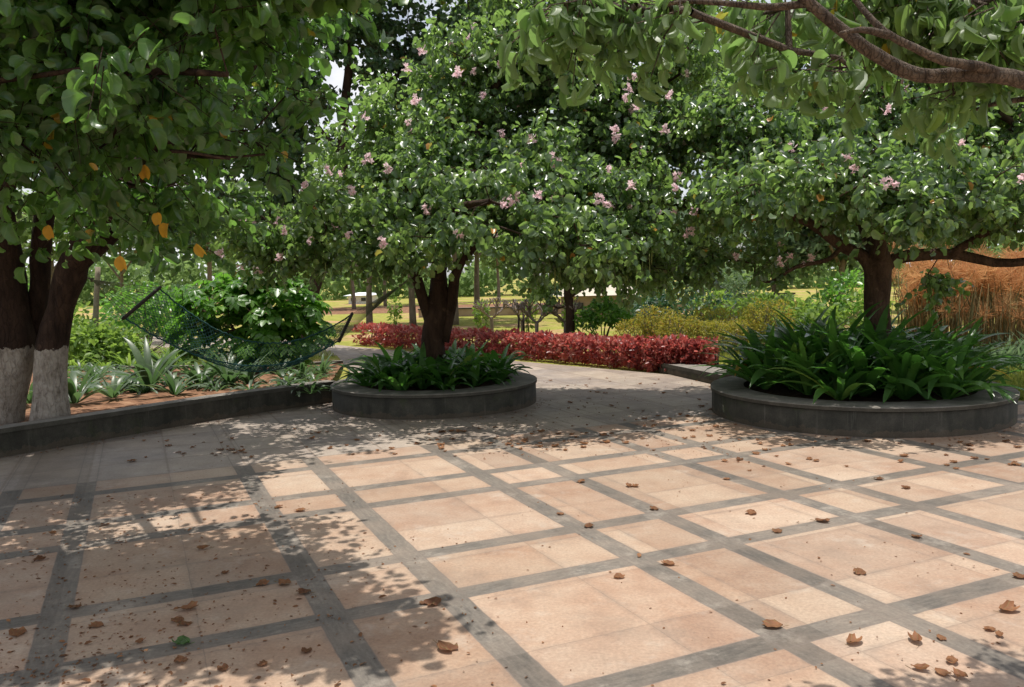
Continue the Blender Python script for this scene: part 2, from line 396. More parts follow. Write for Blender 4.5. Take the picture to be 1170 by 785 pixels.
# cement rendered walls with damp staining
def cement(name, stops, stain):
    m, n, l = new_mat(name)
    tc = n.new('ShaderNodeTexCoord'); mp = N_(n, 'ShaderNodeMapping'); mp.inputs['Scale'].default_value = (1, 1, .25)
    l.new(tc.outputs['Object'], mp.inputs['Vector'])
    f = noise(n, l, 5, 9, .65)
    st = noise(n, l, 6, 6, .6, mp.outputs['Vector'])
    fine = noise(n, l, 90, 3)
    c = ramp(n, l, f, stops)
    c = mixc(n, l, ramp(n, l, st, [(.48, (0, 0, 0)), (.66, (.75, .75, .75))]), c, stain)
    sz = n.new('ShaderNodeSeparateXYZ'); l.new(tc.outputs['Object'], sz.inputs[0])
    foot = mth(n, l, 'LESS_THAN', mth(n, l, 'ADD', sz.outputs[2], mth(n, l, 'MULTIPLY', noise(n, l, 7, 7, .7), -.22)), -.055)
    c = mixc(n, l, mth(n, l, 'MULTIPLY', foot, .25), c, (.17, .12, .08))
    moss = ramp(n, l, noise(n, l, 3.3, 8, .72), [(.56, (0, 0, 0)), (.66, (.6, .6, .6))])
    c = mixc(n, l, moss, c, (.055, .065, .03))
    runs = N_(n, 'ShaderNodeMapping'); runs.inputs['Scale'].default_value = (14, 14, .8); l.new(tc.outputs['Object'], runs.inputs['Vector'])
    c = mixc(n, l, ramp(n, l, noise(n, l, 1, 5, .6, runs.outputs['Vector']), [(.60, (0, 0, 0)), (.74, (.5, .5, .5))]), c, (.17, .16, .135))
    c = mixc(n, l, .35, c, ramp(n, l, fine, [(.3, (.3, .3, .3)), (.7, (.75, .75, .75))]), 'OVERLAY')
    hb = mth(n, l, 'ADD', mth(n, l, 'MULTIPLY', fine, .35), f)
    finish(m, n, l, c, .8, .3, hb, .4, .01)
    return m
M['wall'] = cement('dark_cement', [(.3, (.034, .032, .025)), (.55, (.06, .056, .044)), (.75, (.095, .088, .07))], (.025, .026, .019))
def coping_mat():
    m, n, l = new_mat('grey_coping')
    f = noise(n, l, 6, 8, .65); fine = noise(n, l, 80, 3)
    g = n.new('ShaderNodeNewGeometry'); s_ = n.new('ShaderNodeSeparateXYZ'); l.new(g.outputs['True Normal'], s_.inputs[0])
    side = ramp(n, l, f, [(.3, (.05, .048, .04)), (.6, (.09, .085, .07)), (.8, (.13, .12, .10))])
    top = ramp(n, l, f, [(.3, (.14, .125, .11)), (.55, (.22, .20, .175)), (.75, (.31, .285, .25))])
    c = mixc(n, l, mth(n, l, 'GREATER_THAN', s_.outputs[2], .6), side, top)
    c = mixc(n, l, .35, c, ramp(n, l, fine, [(.3, (.3, .3, .3)), (.7, (.75, .75, .75))]), 'OVERLAY')
    finish(m, n, l, c, .85, .25, fine, .3, .004)
    return m
M['coping'] = coping_mat()

# ------------------------------------------------------------------ paving: orange slabs between grey stone bands
GA = math.radians(24.35)                         # direction of the first set of bands
BAND_A = [-.6, .35, .9, 1.55, 2.63, 3.755, 4.40, 5.55, 6.06, 6.93]     # offsets along the normal
WA = .068
BAND_B = [5.0, 4.4, 3.3, 2.7, 2.05, .93, .42, -.76, -1.33, -2.42, -3.02, -4.03, -4.57, -5.6, -6.2, -7.3, -7.9]
WB = .069
FIELD_END = 7.35                                 # beyond this the paving is plain beige slabs
def paving_mat():
    m, n, l = new_mat('paving')
    tc = n.new('ShaderNodeTexCoord'); s = n.new('ShaderNodeSeparateXYZ'); l.new(tc.outputs['Object'], s.inputs[0])
    X, Y = s.outputs[0], s.outputs[1]
    c_, s_ = math.cos(GA), math.sin(GA)
    a_across = mth(n, l, 'ADD', mth(n, l, 'MULTIPLY', X, -s_), mth(n, l, 'MULTIPLY', Y, c_))
    b_across = mth(n, l, 'ADD', mth(n, l, 'MULTIPLY', X, -c_), mth(n, l, 'MULTIPLY', Y, -s_))
    wob = mth(n, l, 'MULTIPLY', mth(n, l, 'SUBTRACT', noise(n, l, 9, 4), .5), .012)
    a_w, b_w = mth(n, l, 'ADD', a_across, wob), mth(n, l, 'ADD', b_across, wob)
    def bands(coord, offs, w):
        r = None; idx = None; lines = None
        for o in offs:
            d = mth(n, l, 'ABSOLUTE', mth(n, l, 'SUBTRACT', coord, o))
            k = mth(n, l, 'LESS_THAN', d, w)
            r = k if r is None else mth(n, l, 'MAXIMUM', r, k)
            g = mth(n, l, 'GREATER_THAN', coord, o); idx = g if idx is None else mth(n, l, 'ADD', idx, g)
            e = mth(n, l, 'ABSOLUTE', mth(n, l, 'SUBTRACT', d, w)); lines = e if lines is None else mth(n, l, 'MINIMUM', lines, e)
        return r, idx, lines
    ba, ia, la = bands(a_w, BAND_A, WA)
    bb, ib, lb = bands(b_w, BAND_B, WB)
    zone = mth(n, l, 'GREATER_THAN', a_across, FIELD_END)
    band = mth(n, l, 'MULTIPLY', mth(n, l, 'MAXIMUM', ba, bb), mth(n, l, 'SUBTRACT', 1.0, zone))
    # per-slab tint
    cid = n.new('ShaderNodeCombineXYZ'); l.new(ia, cid.inputs[0]); l.new(ib, cid.inputs[1])
    wn_ = n.new('ShaderNodeTexWhiteNoise'); wn_.noise_dimensions = '3D'; l.new(cid.outputs[0], wn_.inputs['Vector'])
    # finer slab joints (about 0.6 m) inside the fields
    def joints(coord, step, ph):
        q = mth(n, l, 'FRACT', mth(n, l, 'ADD', mth(n, l, 'DIVIDE', coord, step), ph))
        return mth(n, l, 'MULTIPLY', mth(n, l, 'MINIMUM', q, mth(n, l, 'SUBTRACT', 1.0, q)), step)
    ja, jb = joints(a_w, .62, .13), joints(b_w, .605, .31)
    jd = mth(n, l, 'MINIMUM', ja, jb)
    joint = mth(n, l, 'LESS_THAN', jd, .0028)
    sid = n.new('ShaderNodeCombineXYZ')
    l.new(mth(n, l, 'FLOOR', mth(n, l, 'ADD', mth(n, l, 'DIVIDE', a_w, .62), .13)), sid.inputs[0])
    l.new(mth(n, l, 'FLOOR', mth(n, l, 'ADD', mth(n, l, 'DIVIDE', b_w, .605), .31)), sid.inputs[1])
    ws = n.new('ShaderNodeTexWhiteNoise'); ws.noise_dimensions = '3D'; l.new(sid.outputs[0], ws.inputs['Vector'])
    big = noise(n, l, .9, 5, .6); mid = noise(n, l, 4.2, 8, .66); fine = noise(n, l, 60, 4, .7)
    slab = ramp(n, l, mid, [(.25, (.27, .165, .11)), (.45, (.355, .232, .158)), (.6, (.395, .28, .20)), (.8, (.43, .345, .265))])
    plain = ramp(n, l, mid, [(.25, (.17, .145, .125)), (.5, (.27, .23, .20)), (.75, (.37, .32, .275))])
    slab = mixc(n, l, zone, slab, plain)
    slab = mixc(n, l, ramp(n, l, big, [(.40, (0, 0, 0)), (.64, (.55, .55, .55))]), slab, (.42, .34, .26))
    slab = mixc(n, l, 1.0, slab, ramp(n, l, wn_.outputs['Value'], [(0, (.89, .86, .83)), (.5, (1.0, .97, .95)), (1, (1.09, 1.08, 1.09))]), 'MULTIPLY')
    slab = mixc(n, l, 1.0, slab, ramp(n, l, ws.outputs['Value'], [(0, (.86, .85, .86)), (1, (1.07, 1.06, 1.05))]), 'MULTIPLY')
    slab = mixc(n, l, mth(n, l, 'MULTIPLY', mth(n, l, 'GREATER_THAN', ws.outputs['Value'], .72), .22), slab, (.46, .385, .30))
    wide = mth(n, l, 'MULTIPLY', mth(n, l, 'LESS_THAN', jd, .009), zone)
    slab = mixc(n, l, mth(n, l, 'MULTIPLY', mth(n, l, 'MAXIMUM', joint, wide), .45), slab, (.20, .14, .10))
    # grey stone bands with streaky grain along each band
    mpA = N_(n, 'ShaderNodeCombineXYZ'); l.new(mth(n, l, 'MULTIPLY', a_across, 42), mpA.inputs[0]); l.new(mth(n, l, 'MULTIPLY', b_across, 9), mpA.inputs[1])
    mpB = N_(n, 'ShaderNodeCombineXYZ'); l.new(mth(n, l, 'MULTIPLY', a_across, 9), mpB.inputs[0]); l.new(mth(n, l, 'MULTIPLY', b_across, 42), mpB.inputs[1])
    gA = noise(n, l, 1, 6, .65, mpA.outputs[0]); gB = noise(n, l, 1, 6, .65, mpB.outputs[0])
    mg = n.new('ShaderNodeMix'); l.new(bb, mg.inputs[0]); l.new(gA, mg.inputs[2]); l.new(gB, mg.inputs[3])
    grain = mg.outputs[0]
    stone = ramp(n, l, grain, [(.28, (.085, .075, .066)), (.5, (.135, .119, .102)), (.75, (.205, .18, .15))])
    stone = mixc(n, l, ramp(n, l, noise(n, l, 2.2, 6, .6), [(.42, (0, 0, 0)), (.70, (.6, .6, .6))]), stone, (.27, .215, .17))
    stone = mixc(n, l, 1.0, stone, ramp(n, l, ws.outputs['Value'], [(0, (.74, .73, .72)), (1, (1.18, 1.17, 1.15))]), 'MULTIPLY')
    c = mixc(n, l, band, slab, stone)
    c = mixc(n, l, .6, c, ramp(n, l, fine, [(.3, (.34, .34, .34)), (.7, (.66, .66, .66))]), 'OVERLAY')
    # dust, dirt specks and dark weathering with shapes of their own
    dirt = ramp(n, l, noise(n, l, 1.6, 9, .72), [(.52, (0, 0, 0)), (.70, (.5, .5, .5))])
    c = mixc(n, l, dirt, c, (.20, .155, .12))
    spots = ramp(n, l, noise(n, l, 26, 6, .8), [(.60, (0, 0, 0)), (.70, (.55, .55, .55))])
    c = mixc(n, l, spots, c, (.17, .13, .10))
    bloom = ramp(n, l, noise(n, l, 2.7, 8, .75), [(.55, (0, 0, 0)), (.72, (.5, .5, .5))])
    c = mixc(n, l, bloom, c, (.50, .44, .37))
    gd = mth(n, l, 'MINIMUM', mth(n, l, 'MINIMUM', la, lb), jd)
    grime = mth(n, l, 'MULTIPLY', mth(n, l, 'SUBTRACT', 1.0, mth(n, l, 'MINIMUM', mth(n, l, 'DIVIDE', gd, .035), 1.0)), ramp(n, l, noise(n, l, 5, 6, .7), [(.4, (0, 0, 0)), (.65, (.5, .5, .5))]))
    c = mixc(n, l, grime, c, (.17, .135, .11))
    edge = mth(n, l, 'LESS_THAN', mth(n, l, 'MINIMUM', la, lb), .004)
    c = mixc(n, l, mth(n, l, 'MULTIPLY', edge, .5), c, (.16, .13, .11))
    hgt = mth(n, l, 'ADD', mth(n, l, 'MULTIPLY', fine, .4), mth(n, l, 'MULTIPLY', mth(n, l, 'MAXIMUM', joint, edge), -.8))
    finish(m, n, l, c, .62, .35, hgt, .25, .004)
    return m
M['paving'] = paving_mat()

# ------------------------------------------------------------------ setting: ground, lawn, paving
def sheet(name, poly, z, mat, kind='structure'):
    me = bpy.data.meshes.new(name)
    me.from_pydata([(float(p[0]), float(p[1]), z) for p in poly], [], [list(range(len(poly)))])
    o = link_mesh(name, me, mat); o['kind'] = kind
    return o
def lawn_mat():
    m, n, l = new_mat('lawn')
    f = noise(n, l, .35, 7, .62); g = noise(n, l, 2.5, 8, .7); h = noise(n, l, 55, 4, .7)
    grass = ramp(n, l, g, [(.3, (.15, .19, .035)), (.5, (.28, .28, .06)), (.7, (.40, .36, .10))])
    earth = ramp(n, l, g, [(.3, (.36, .20, .11)), (.7, (.54, .34, .21))])
    c = mixc(n, l, ramp(n, l, f, [(.50, (0, 0, 0)), (.62, (.9, .9, .9))]), grass, earth)
    c = mixc(n, l, .5, c, ramp(n, l, h, [(.3, (.32, .32, .32)), (.7, (.66, .66, .66))]), 'OVERLAY')
    finish(m, n, l, c, .95, .1, h, .6, .03)
    return m
M['lawn'] = lawn_mat()
sheet('ground', [(-900, -400), (900, -400), (900, 1500), (-900, 1500)], -.012, M['lawn'])
H1, H2 = gp(403, 396), gp(765, 428)               # hedge front line
W2 = gp(824, 441)                                  # end of the low kerb wall
pav = [(-11, -9), (11, -9), (11, gp(1170, 458)[1]), gp(1170, 458), gp(985, 452), gp(870, 452), W2 + (0, -.1, 0), H2, H1, gp(330, 388), gp(150, 384), (-13, 17.5), (-13, 16.2), gp(385, 406), gp(400, 425), (-2.2, 11.2), (-11, 10.2)]
sheet('paving', pav, 0, M['paving'])
# bare red earth strips: beside the right planter and along the back of the lawn
def patch(name, px, z, mat):
    return sheet(name, [gp(*p) for p in px], z, mat)
patch('earth', [(828, 441), (870, 451), (985, 451), (960, 432), (880, 417), (826, 417)], -.006, M['soil_red'])
patch('earth_strip', [(150, 356), (360, 352), (560, 347), (760, 343), (760, 350), (620, 353), (480, 357), (320, 360)], -.006, M['soil_red'])

# ------------------------------------------------------------------ low curved wall and its planting bed
WALL_H = .27
wpx = [(0, 523), (70, 511), (138, 499), (205, 487), (275, 475), (330, 467), (384, 459)]
wpts = [gp(*p) for p in wpx]
d0 = wpts[0] - wpts[1]
ext = []
cur, dd = wpts[0].copy(), d0 / np.linalg.norm(d0)
for k in range(9):
    ang = math.radians(3.0)
    dd = np.array((dd[0] * math.cos(ang) - dd[1] * math.sin(ang), dd[0] * math.sin(ang) + dd[1] * math.cos(ang), 0))
    cur = cur + dd * .7; ext.append(cur.copy())
wline = np.array(ext[::-1] + wpts)[:, :2]
def smooth_line(p, n):
    t = np.linspace(0, 1, len(p)); q = np.linspace(0, 1, n)
    out = np.stack([np.interp(q, t, p[:, k]) for k in range(p.shape[1])], 1)
    for _ in range(4):
        out[1:-1] = .25 * out[:-2] + .5 * out[1:-1] + .25 * out[2:]
    return out
wline = smooth_line(wline, 60)
def offset(line, d):
    t = nrm(np.gradient(line, axis=0)); return line + d * np.stack([-t[:, 1], t[:, 0]], 1)
def strip_wall(mb, front, back, z0, z1, a=.5):
    n = len(front)
    v = np.concatenate([np.c_[front, np.full(n, z0)], np.c_[front, np.full(n, z1)], np.c_[back, np.full(n, z1)], np.c_[back, np.full(n, z0)]])
    i = np.arange(n - 1); f = []
    for a_, b_ in ((0, 1), (1, 2), (2, 3)):
        f.append(np.stack([a_ * n + i, a_ * n + i + 1, b_ * n + i + 1, b_ * n + i], 1))
    f = np.concatenate(f)
    e = [(0, n, 2 * n, 3 * n), (n - 1, 4 * n - 1, 3 * n - 1, 2 * n - 1)]
    mb.add(v, np.concatenate([f, e]))
w = thing('low_wall', 'low curved dark cement wall edging the planting bed on the left', 'wall')
mb = MB(); strip_wall(mb, wline, offset(wline, .17), -.005, WALL_H - .045); mb.build('wall_face', M['wall'], w, False)
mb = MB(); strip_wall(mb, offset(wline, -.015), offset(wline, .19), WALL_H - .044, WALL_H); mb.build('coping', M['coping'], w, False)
# bed soil: from the wall to a back kerb
bk = np.array([gp(x, y, .12)[:2] for x, y in ((-260, 425), (-120, 424), (0, 422.5), (85, 421.5), (200, 420), (330, 418), (392, 414))])
def bed_mesh():
    n, k = 60, 26
    fr = smooth_line(offset(wline, .16), n)
    bb = smooth_line(bk, n); bb[:, 0] = np.interp(np.linspace(0, 1, n), [0, 1], [-9.5, bk[-1, 0]]); bb[:, 1] = np.interp(bb[:, 0], bk[:, 0], bk[:, 1])
    fx = np.linspace(0, 1, n)
    v = np.zeros((n, k, 3))
    for j in range(k):
        t = j / (k - 1); v[:, j, :2] = fr * (1 - t) + bb * t
        v[:, j, 2] = (WALL_H - .06) * (1 - t) + .10 * t
    v[:, 1:-1, 2] += rng.normal(0, .012, (n, k - 2))
    i = np.arange(n - 1)[:, None]; j = np.arange(k - 1)[None]
    f = np.stack([i * k + j, (i + 1) * k + j, (i + 1) * k + j + 1, i * k + j + 1], -1).reshape(-1, 4)
    mb = MB(); mb.add(v.reshape(-1, 3), f); o = mb.build('bed_soil', M['soil_red']); o['kind'] = 'structure'
bed_mesh()
kl = smooth_line(bk, 30)
kb = thing('garden_kerb', 'thin pale stone kerb along the back edge of the planting bed', 'kerb')
mb = MB(); strip_wall(mb, kl, offset(kl, .10), -.005, .15); mb.build('kerb_stone', M['coping'], kb, False)

# short end wall of the hedge bed
ew = thing('end_wall', 'short grey cement wall at the right end of the red hedge', 'wall')
e0, e1 = gp(762, 427)[:2], gp(824, 441)[:2]
el = np.array([e0 + (e1 - e0) * t for t in np.linspace(-.2, 1, 8)])
mb = MB(); strip_wall(mb, el, offset(el, .45), -.005, .10); mb.build('wall_face', M['wall'], ew, False)
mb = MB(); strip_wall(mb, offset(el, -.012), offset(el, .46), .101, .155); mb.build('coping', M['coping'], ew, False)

# ------------------------------------------------------------------ round planters
def planter(label, cx, cy, R, h, rim, seg=96):
    t = thing('round_planter', label, 'planter', (cx, cy, 0))
    ang = np.linspace(0, 2 * PI, seg, endpoint=False)
    def lathe(prof, name, mat):
        mb = MB(); k = len(prof)
        v = np.array([[(r * math.cos(a), r * math.sin(a), z) for a in ang] for r, z in prof]).reshape(-1, 3)
        i = np.arange(k - 1)[:, None] * seg; j = np.arange(seg)[None]; j2 = (j + 1) % seg
        mb.add(v, np.stack([i + j, i + j2, i + seg + j2, i + seg + j], -1).reshape(-1, 4))
        return mb.build(name, mat, t, False)
    o = lathe([(R - .012, -.005), (R - .012, h - .044), (R - .03, h - .042)], 'wall_face', M['wall'])
    for p in o.data.polygons: p.use_smooth = True
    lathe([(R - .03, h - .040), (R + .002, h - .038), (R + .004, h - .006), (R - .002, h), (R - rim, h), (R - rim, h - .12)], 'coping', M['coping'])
    lathe([(R - rim + .01, h - .05), (R * .4, h - .01), (.02, h + .02)], 'soil', M['soil_dark'])
    return t
PC, PCR = (float(at(497, 440, 10.37)[0]), 10.37), 1.28
PR, PRR = (float(at(977, 440, 8.98)[0]), 8.98), 1.53
planter('smaller round dark cement planter holding the flowering tree, joined to the low wall', *PC, PCR, .28, .34)
planter('larger round dark cement planter standing free on the right of the paving', *PR, PRR, .28, .36)

# ------------------------------------------------------------------ trees
def bez(pts, n=14):
    """smooth polyline through control points (Catmull-Rom)"""
    p = np.asarray(pts, float); p = np.concatenate([2 * p[:1] - p[1:2], p, 2 * p[-1:] - p[-2:-1]])
    out = []
    m = len(p) - 3; per = max(2, n // m)
    for i in range(m):
        a, b, c, d = p[i:i + 4]
        for t in np.linspace(0, 1, per, endpoint=False):
            out.append(.5 * ((2 * b) + (c - a) * t + (2 * a - 5 * b + 4 * c - d) * t * t + (3 * b - a - 3 * c + d) * t ** 3))
    out.append(p[-2]); return np.array(out)
def tips_in(blobs, n, shell=.55):
    vol = np.array([b[3] if len(b) > 3 else np.prod(b[1]) ** .75 for b in blobs], float); vol /= vol.sum()
    out = []
    for b, k in zip(blobs, rng.multinomial(n, vol)):
        d = nrm(rng.normal(size=(k, 3))); r = 1 - shell * rng.random(k) ** 1.4
        out.append(np.asarray(b[0]) + d * r[:, None] * np.asarray(b[1]))
    return np.concatenate(out)
def grow(tips, limbs, step=.3, r_tip=.004, sag=.06):
    """joins every tip to the nearest point of the growing skeleton; returns polylines with radii"""
    nodes = np.concatenate([l for l, _ in limbs]); fixed = len(nodes)
    # limb order: tips nearest to the limbs first
    d = np.min(np.linalg.norm(tips[:, None] - nodes[None], axis=2), axis=1)
    order = np.argsort(d)
    P = [tuple(x) for x in nodes]; par = [-1] * fixed; own = []
    arr = np.zeros((fixed + len(tips) * 14, 3)); arr[:fixed] = nodes; cnt = fixed
    for t in order:
        tip = tips[t]
        dist = np.linalg.norm(arr[:cnt] - tip, axis=1)
        k = int(np.argmin(dist)); L = dist[k]; n = max(1, min(12, int(round(L / step))))
        a = arr[k]; prev = k; chain = [k]
        side = rng.normal(0, .10 * L, 3)
        for q in range(1, n + 1):
            f = q / n
            pt = a + (tip - a) * f + side * math.sin(PI * f) + np.array((0, 0, sag * L * math.sin(PI * f)))
            arr[cnt] = pt; par.append(prev); prev = cnt; chain.append(cnt); cnt += 1
        own.append(chain)
    flow = np.zeros(cnt)
    for c in own: flow[c[-1]] += 1
    for i in range(cnt - 1, fixed - 1, -1):
        if par[i] >= 0: flow[par[i]] += flow[i]
    return [(arr[c], np.array([r_tip * max(1.0, flow[j]) ** .46 if j >= fixed else r_tip * max(1, flow[c[1]]) ** .46 for j in c])) for c in own]
def spray(mb, twigs, tips, center, k=4, m=8, length=(.25, .45), size=(.09, .13), tmpl=LOBED_LO, droop=.5, upn=.7, a_bias=0.0, njit=.5, outn=.35):
    """k short twigs per tip, m leaves along each"""
    n = len(tips)
    outw = nrm(tips - np.asarray(center)); outw[:, 2] *= .45
    D = nrm(np.repeat(outw, k, 0) * .8 + rng.normal(0, .62, (n * k, 3)) + np.array((0, 0, -.12)))
    S = np.repeat(tips, k, 0) + rng.normal(0, .03, (n * k, 3)); L = rng.uniform(*length, n * k)
    E = S + D * L[:, None]; E[:, 2] -= .12 * L
    twigs.segs(S, E, .0035, .0015, 3)
    t = (np.arange(m) + .6) / m
    pos = S[:, None] + (E - S)[:, None] * t[None, :, None]
    pos = pos.reshape(-1, 3); Dm = np.repeat(D, m, 0); N = len(pos)
    side = nrm(np.cross(Dm, np.array((0, 0, 1.0))) + 1e-6) * np.where(np.arange(N) % 2, 1, -1)[:, None]
    ax = nrm(side * .75 + Dm * .45 + rng.normal(0, .4, (N, 3)) + np.array((0, 0, -droop)))
    pet = ax * .035 + rng.normal(0, .015, (N, 3)); pos = pos + pet
    nr = nrm(np.array((0, 0, upn)) + nrm(pos - np.asarray(center)) * outn + rng.normal(0, njit, (N, 3)))
    sz = rng.uniform(*size, N) * (1 - .25 * rng.random(N) * (np.tile(t, n * k) > .8))
    clump = np.repeat(rng.normal(0, .15, n), k * m); sz = sz * rng.choice((.55, .8, 1, 1.1), N, p=(.12, .25, .43, .2))
    a = np.clip(rng.random(N) * .96 * .75 + .12 + clump + a_bias, 0, .965); ye = rng.random(N) < .006; a[ye] = 1.0
    mb.blades(pos, ax, nr, sz, tmpl, a)
def tree_parts(root, limbs, tips, center, leafmat, barkmat, tubes=6, trunk_n=2, extra=None, **kw):
    """limbs: list of (polyline, radii); the first trunk_n become trunk parts"""
    loc = np.array(root.location)
    for i, (l, r) in enumerate(limbs):
        mb = MB(); mb.tube(l, r, 14 if i < trunk_n else 10, wob=.035)
        mb.build('trunk' if i < trunk_n else 'limb', barkmat, root, origin=loc)
    br = MB(); fol = MB()
    every = tips if extra is None else np.concatenate([tips, extra[0]])
    for l, r in grow(every, [(a, b) for a, b in limbs]):
        br.tube(l, r, 5, cap=False)
    spray(fol, br, tips, center, **kw)
    if extra is not None: spray(fol, br, extra[0], center, **extra[1])
    b = br.build('branches', barkmat, root, origin=loc)
    f = fol.build('foliage', leafmat, root, origin=loc)
    return br, f
def blobs_px(*rows):
    return [(at(px, py, Y), np.array(r)) + ((w,) if w else ()) for px, py, Y, r, w in [(q[0], q[1], q[2], q[3], q[4] if len(q) > 4 else None) for q in rows]]

# flowers and pods, small shared meshes
def flower_mesh():
    mb = MB(); n = 9
    c = np.clip(rng.normal(0, .024, (n, 3)), -.045, .045)
    for i in range(n):
        k = 5; ax = nrm(rng.normal(0, 1, (1, 3)) + np.array((0, 0, .5)))
        s = nrm(np.cross(ax, rng.normal(0, 1, (1, 3)))); t2 = np.cross(ax, s); an = np.arange(k) * 2 * PI / k
        D = np.cos(an)[:, None] * s + np.sin(an)[:, None] * t2 + ax * .35
        mb.blades(np.repeat(c[i:i + 1], k, 0), D, np.repeat(ax, k, 0), rng.uniform(.03, .042, k), PETAL)
    o = mb.build('flower_cluster', M['petal']); me = o.data; bpy.data.objects.remove(o); return me
FLOWERS = [flower_mesh() for _ in range(4)]
def pod_mesh():
    mb = MB(); L = rng.uniform(.22, .34); z = np.linspace(0, -L, 9)
    bend = rng.normal(0, .02) * (z / L) ** 2
    mb.tube(np.c_[bend, bend * .5, z], .008 * np.array((.3, .8, 1, 1, 1, 1, .95, .8, .25)), 6, a=rng.random())
    o = mb.build('seed_pod', M['pod']); me = o.data; bpy.data.objects.remove(o); return me
PODS = [pod_mesh() for _ in range(3)]
def attach(root, meshes, name, pts, smin=.8, smax=1.3, tilt=True):
    loc = np.array(root.location)
    for p in pts:
        o = bpy.data.objects.new(name, random.choice(meshes)); col.objects.link(o); o.parent = root
        o.location = tuple(float(v) for v in (np.asarray(p) - loc)); s = random.uniform(smin, smax); o.scale = (s, s, s)
        o.rotation_euler = (random.uniform(-.3, .3), random.uniform(-.3, .3), random.uniform(0, 6.28)) if tilt else (random.uniform(-.08, .08), random.uniform(-.08, .08), random.uniform(0, 6.28))
def outer_points(blobs, n, toward=(0, -1, .35)):
    t = nrm(np.array(toward, float)); out = []
    while len(out) < n:
        b = random.choice(blobs); d = nrm(rng.normal(size=3) + t * .9)
        out.append(np.asarray(b[0]) + d * np.asarray(b[1]) * random.uniform(1.1, 1.42))
    return out

# --- flowering tree in the smaller planter
Yc = 10.37
base = np.array((*PC, .27))
root = thing('flowering_tree', 'broad tree full of pink blossom and hanging pods growing from the smaller planter', 'tree', base)
trunk = bez([base + (-.02, 0, -.1), at(494, 405, Yc), at(497, 370, Yc), at(501, 335, Yc), at(503, 290, Yc), at(520, 210, Yc), at(560, 110, 10.47), at(600, 30, 10.57)], 28)
r_tr = np.interp(np.linspace(0, 1, len(trunk)), [0, .08, .2, .36, .5, .75, 1], [.23, .185, .145, .14, .10, .07, .04])
limbs = [(trunk, r_tr)]
def limb(pts, r0, r1, n=16):
    l = bez(pts, n); limbs.append((l, np.linspace(r0, r1, len(l))))
limb([at(496, 378, Yc), at(484, 345, 10.32), at(470, 305, 10.27), at(432, 268, 10.07), at(380, 250, 9.87), at(330, 265, 9.87)], .08, .03)
limb([at(506, 390, Yc), at(516, 345, 10.37), at(526, 300, 10.27), at(575, 255, 9.97), at(640, 240, 9.87), at(710, 250, 9.87)], .085, .03)
limb([at(502, 320, Yc), at(500, 275, 9.77), at(520, 240, 8.95), at(560, 230, 8.35)], .08, .03)
limb([at(502, 310, Yc), at(520, 270, 11.07), at(560, 230, 11.87)], .08, .03)
limb([at(510, 250, Yc), at(590, 190, 10.57), at(680, 150, 10.67), at(740, 140, 10.67)], .07, .03)
limb([at(505, 290, Yc), at(470, 230, 10.57), at(440, 180, 10.67)], .06, .03)
BC = blobs_px((395, 250, 9.7, (1.05, 1.2, .42)), (335, 280, 9.9, (.6, .8, .28)), (560, 220, 9.4, (1.3, 1.3, .46)), (500, 140, 10.8, (.95, 1.1, .65)), (655, 245, 9.7, (1.05, 1.2, .5)),
              (560, 258, 8.45, (1.1, .65, .24)), (620, 110, 10.8, (1.35, 1.0, .8)), (715, 160, 10.6, (.6, 1.0, .7)), (715, 265, 10.0, (.6, .9, .4)), (650, 15, 11.0, (1.3, .8, .7)), (460, 280, 9.0, (.75, .7, .2)), (660, 275, 8.7, (.7, .55, .2)),
              (570, 170, 11.2, (1.2, .6, .6)), (770, 60, 10.8, (.5, .8, .5)), (660, 300, 9.9, (.7, .8, .15)), (430, 180, 10.5, (.7, .8, .42)), (740, 305, 10.2, (.4, .6, .15)), (775, 150, 10.3, (.35, .7, .5), .22), (800, 235, 10.2, (.3, .6, .3), .10), (300, 250, 10.3, (.4, .6, .35), .22), (630, 172, 10.0, (1.0, .9, .26), .8), (600, 60, 10.5, (1.3, .8, .4), .8), (690, 205, 9.8, (.7, .9, .24), .5), (520, 175, 9.9, (.8, .8, .22), .5))
tips = tips_in(BC, 960, .85)
tree_parts(root, limbs, tips, at(520, 280, 10.27), M['bau_leaf'], M['bark_dark'], trunk_n=1, k=5, m=11, size=(.055, .105), length=(.24, .48), njit=.55, outn=.8, upn=.55, droop=.7)
attach(root, FLOWERS, 'flower_cluster', outer_points(BC[:9], 98), .65, 1.1)
attach(root, PODS, 'seed_pod', [at(x, y, 8.9) for x, y in ((627, 292), (634, 305), (640, 300), (622, 298), (648, 288), (735, 280), (742, 290), (728, 296), (745, 278), (690, 300), (585, 290), (545, 275), (400, 318), (372, 300))], .8, 1.2, False)

# --- spreading tree in the larger planter
Yr = 9.2
base = np.array((float(at(1003, 400, Yr)[0]), Yr, .27))
root = thing('spreading_tree', 'low forked tree with wide level limbs growing from the larger planter', 'tree', base)
trunk = bez([base + (0, 0, -.1), at(1003, 400, Yr), at(1002, 350, Yr), at(1003, 315, Yr), at(1003, 296, Yr), at(1006, 250, 9.3), at(1010, 180, 9.4), at(1030, 90, 9.5)], 26)
limbs = [(trunk, np.interp(np.linspace(0, 1, len(trunk)), [0, .1, .3, .55, .62, .8, 1], [.21, .155, .135, .15, .10, .06, .03]))]
limb([at(1000, 312, Yr), at(985, 292, 9.2), at(960, 280, 9.1), at(925, 255, 9.0), at(875, 235, 8.8), at(830, 215, 8.7)], .085, .025)
limb([at(1005, 312, Yr), at(1022, 296, 9.2), at(1055, 291, 9.1), at(1095, 291, 9), at(1135, 300, 8.9), at(1180, 298, 8.8), at(1240, 285, 8.7)], .08, .035)
limb([at(962, 282, 9.1), at(945, 297, 9.0), at(910, 305, 9.0), at(880, 322, 9.0), at(862, 315, 9.0)], .03, .012)
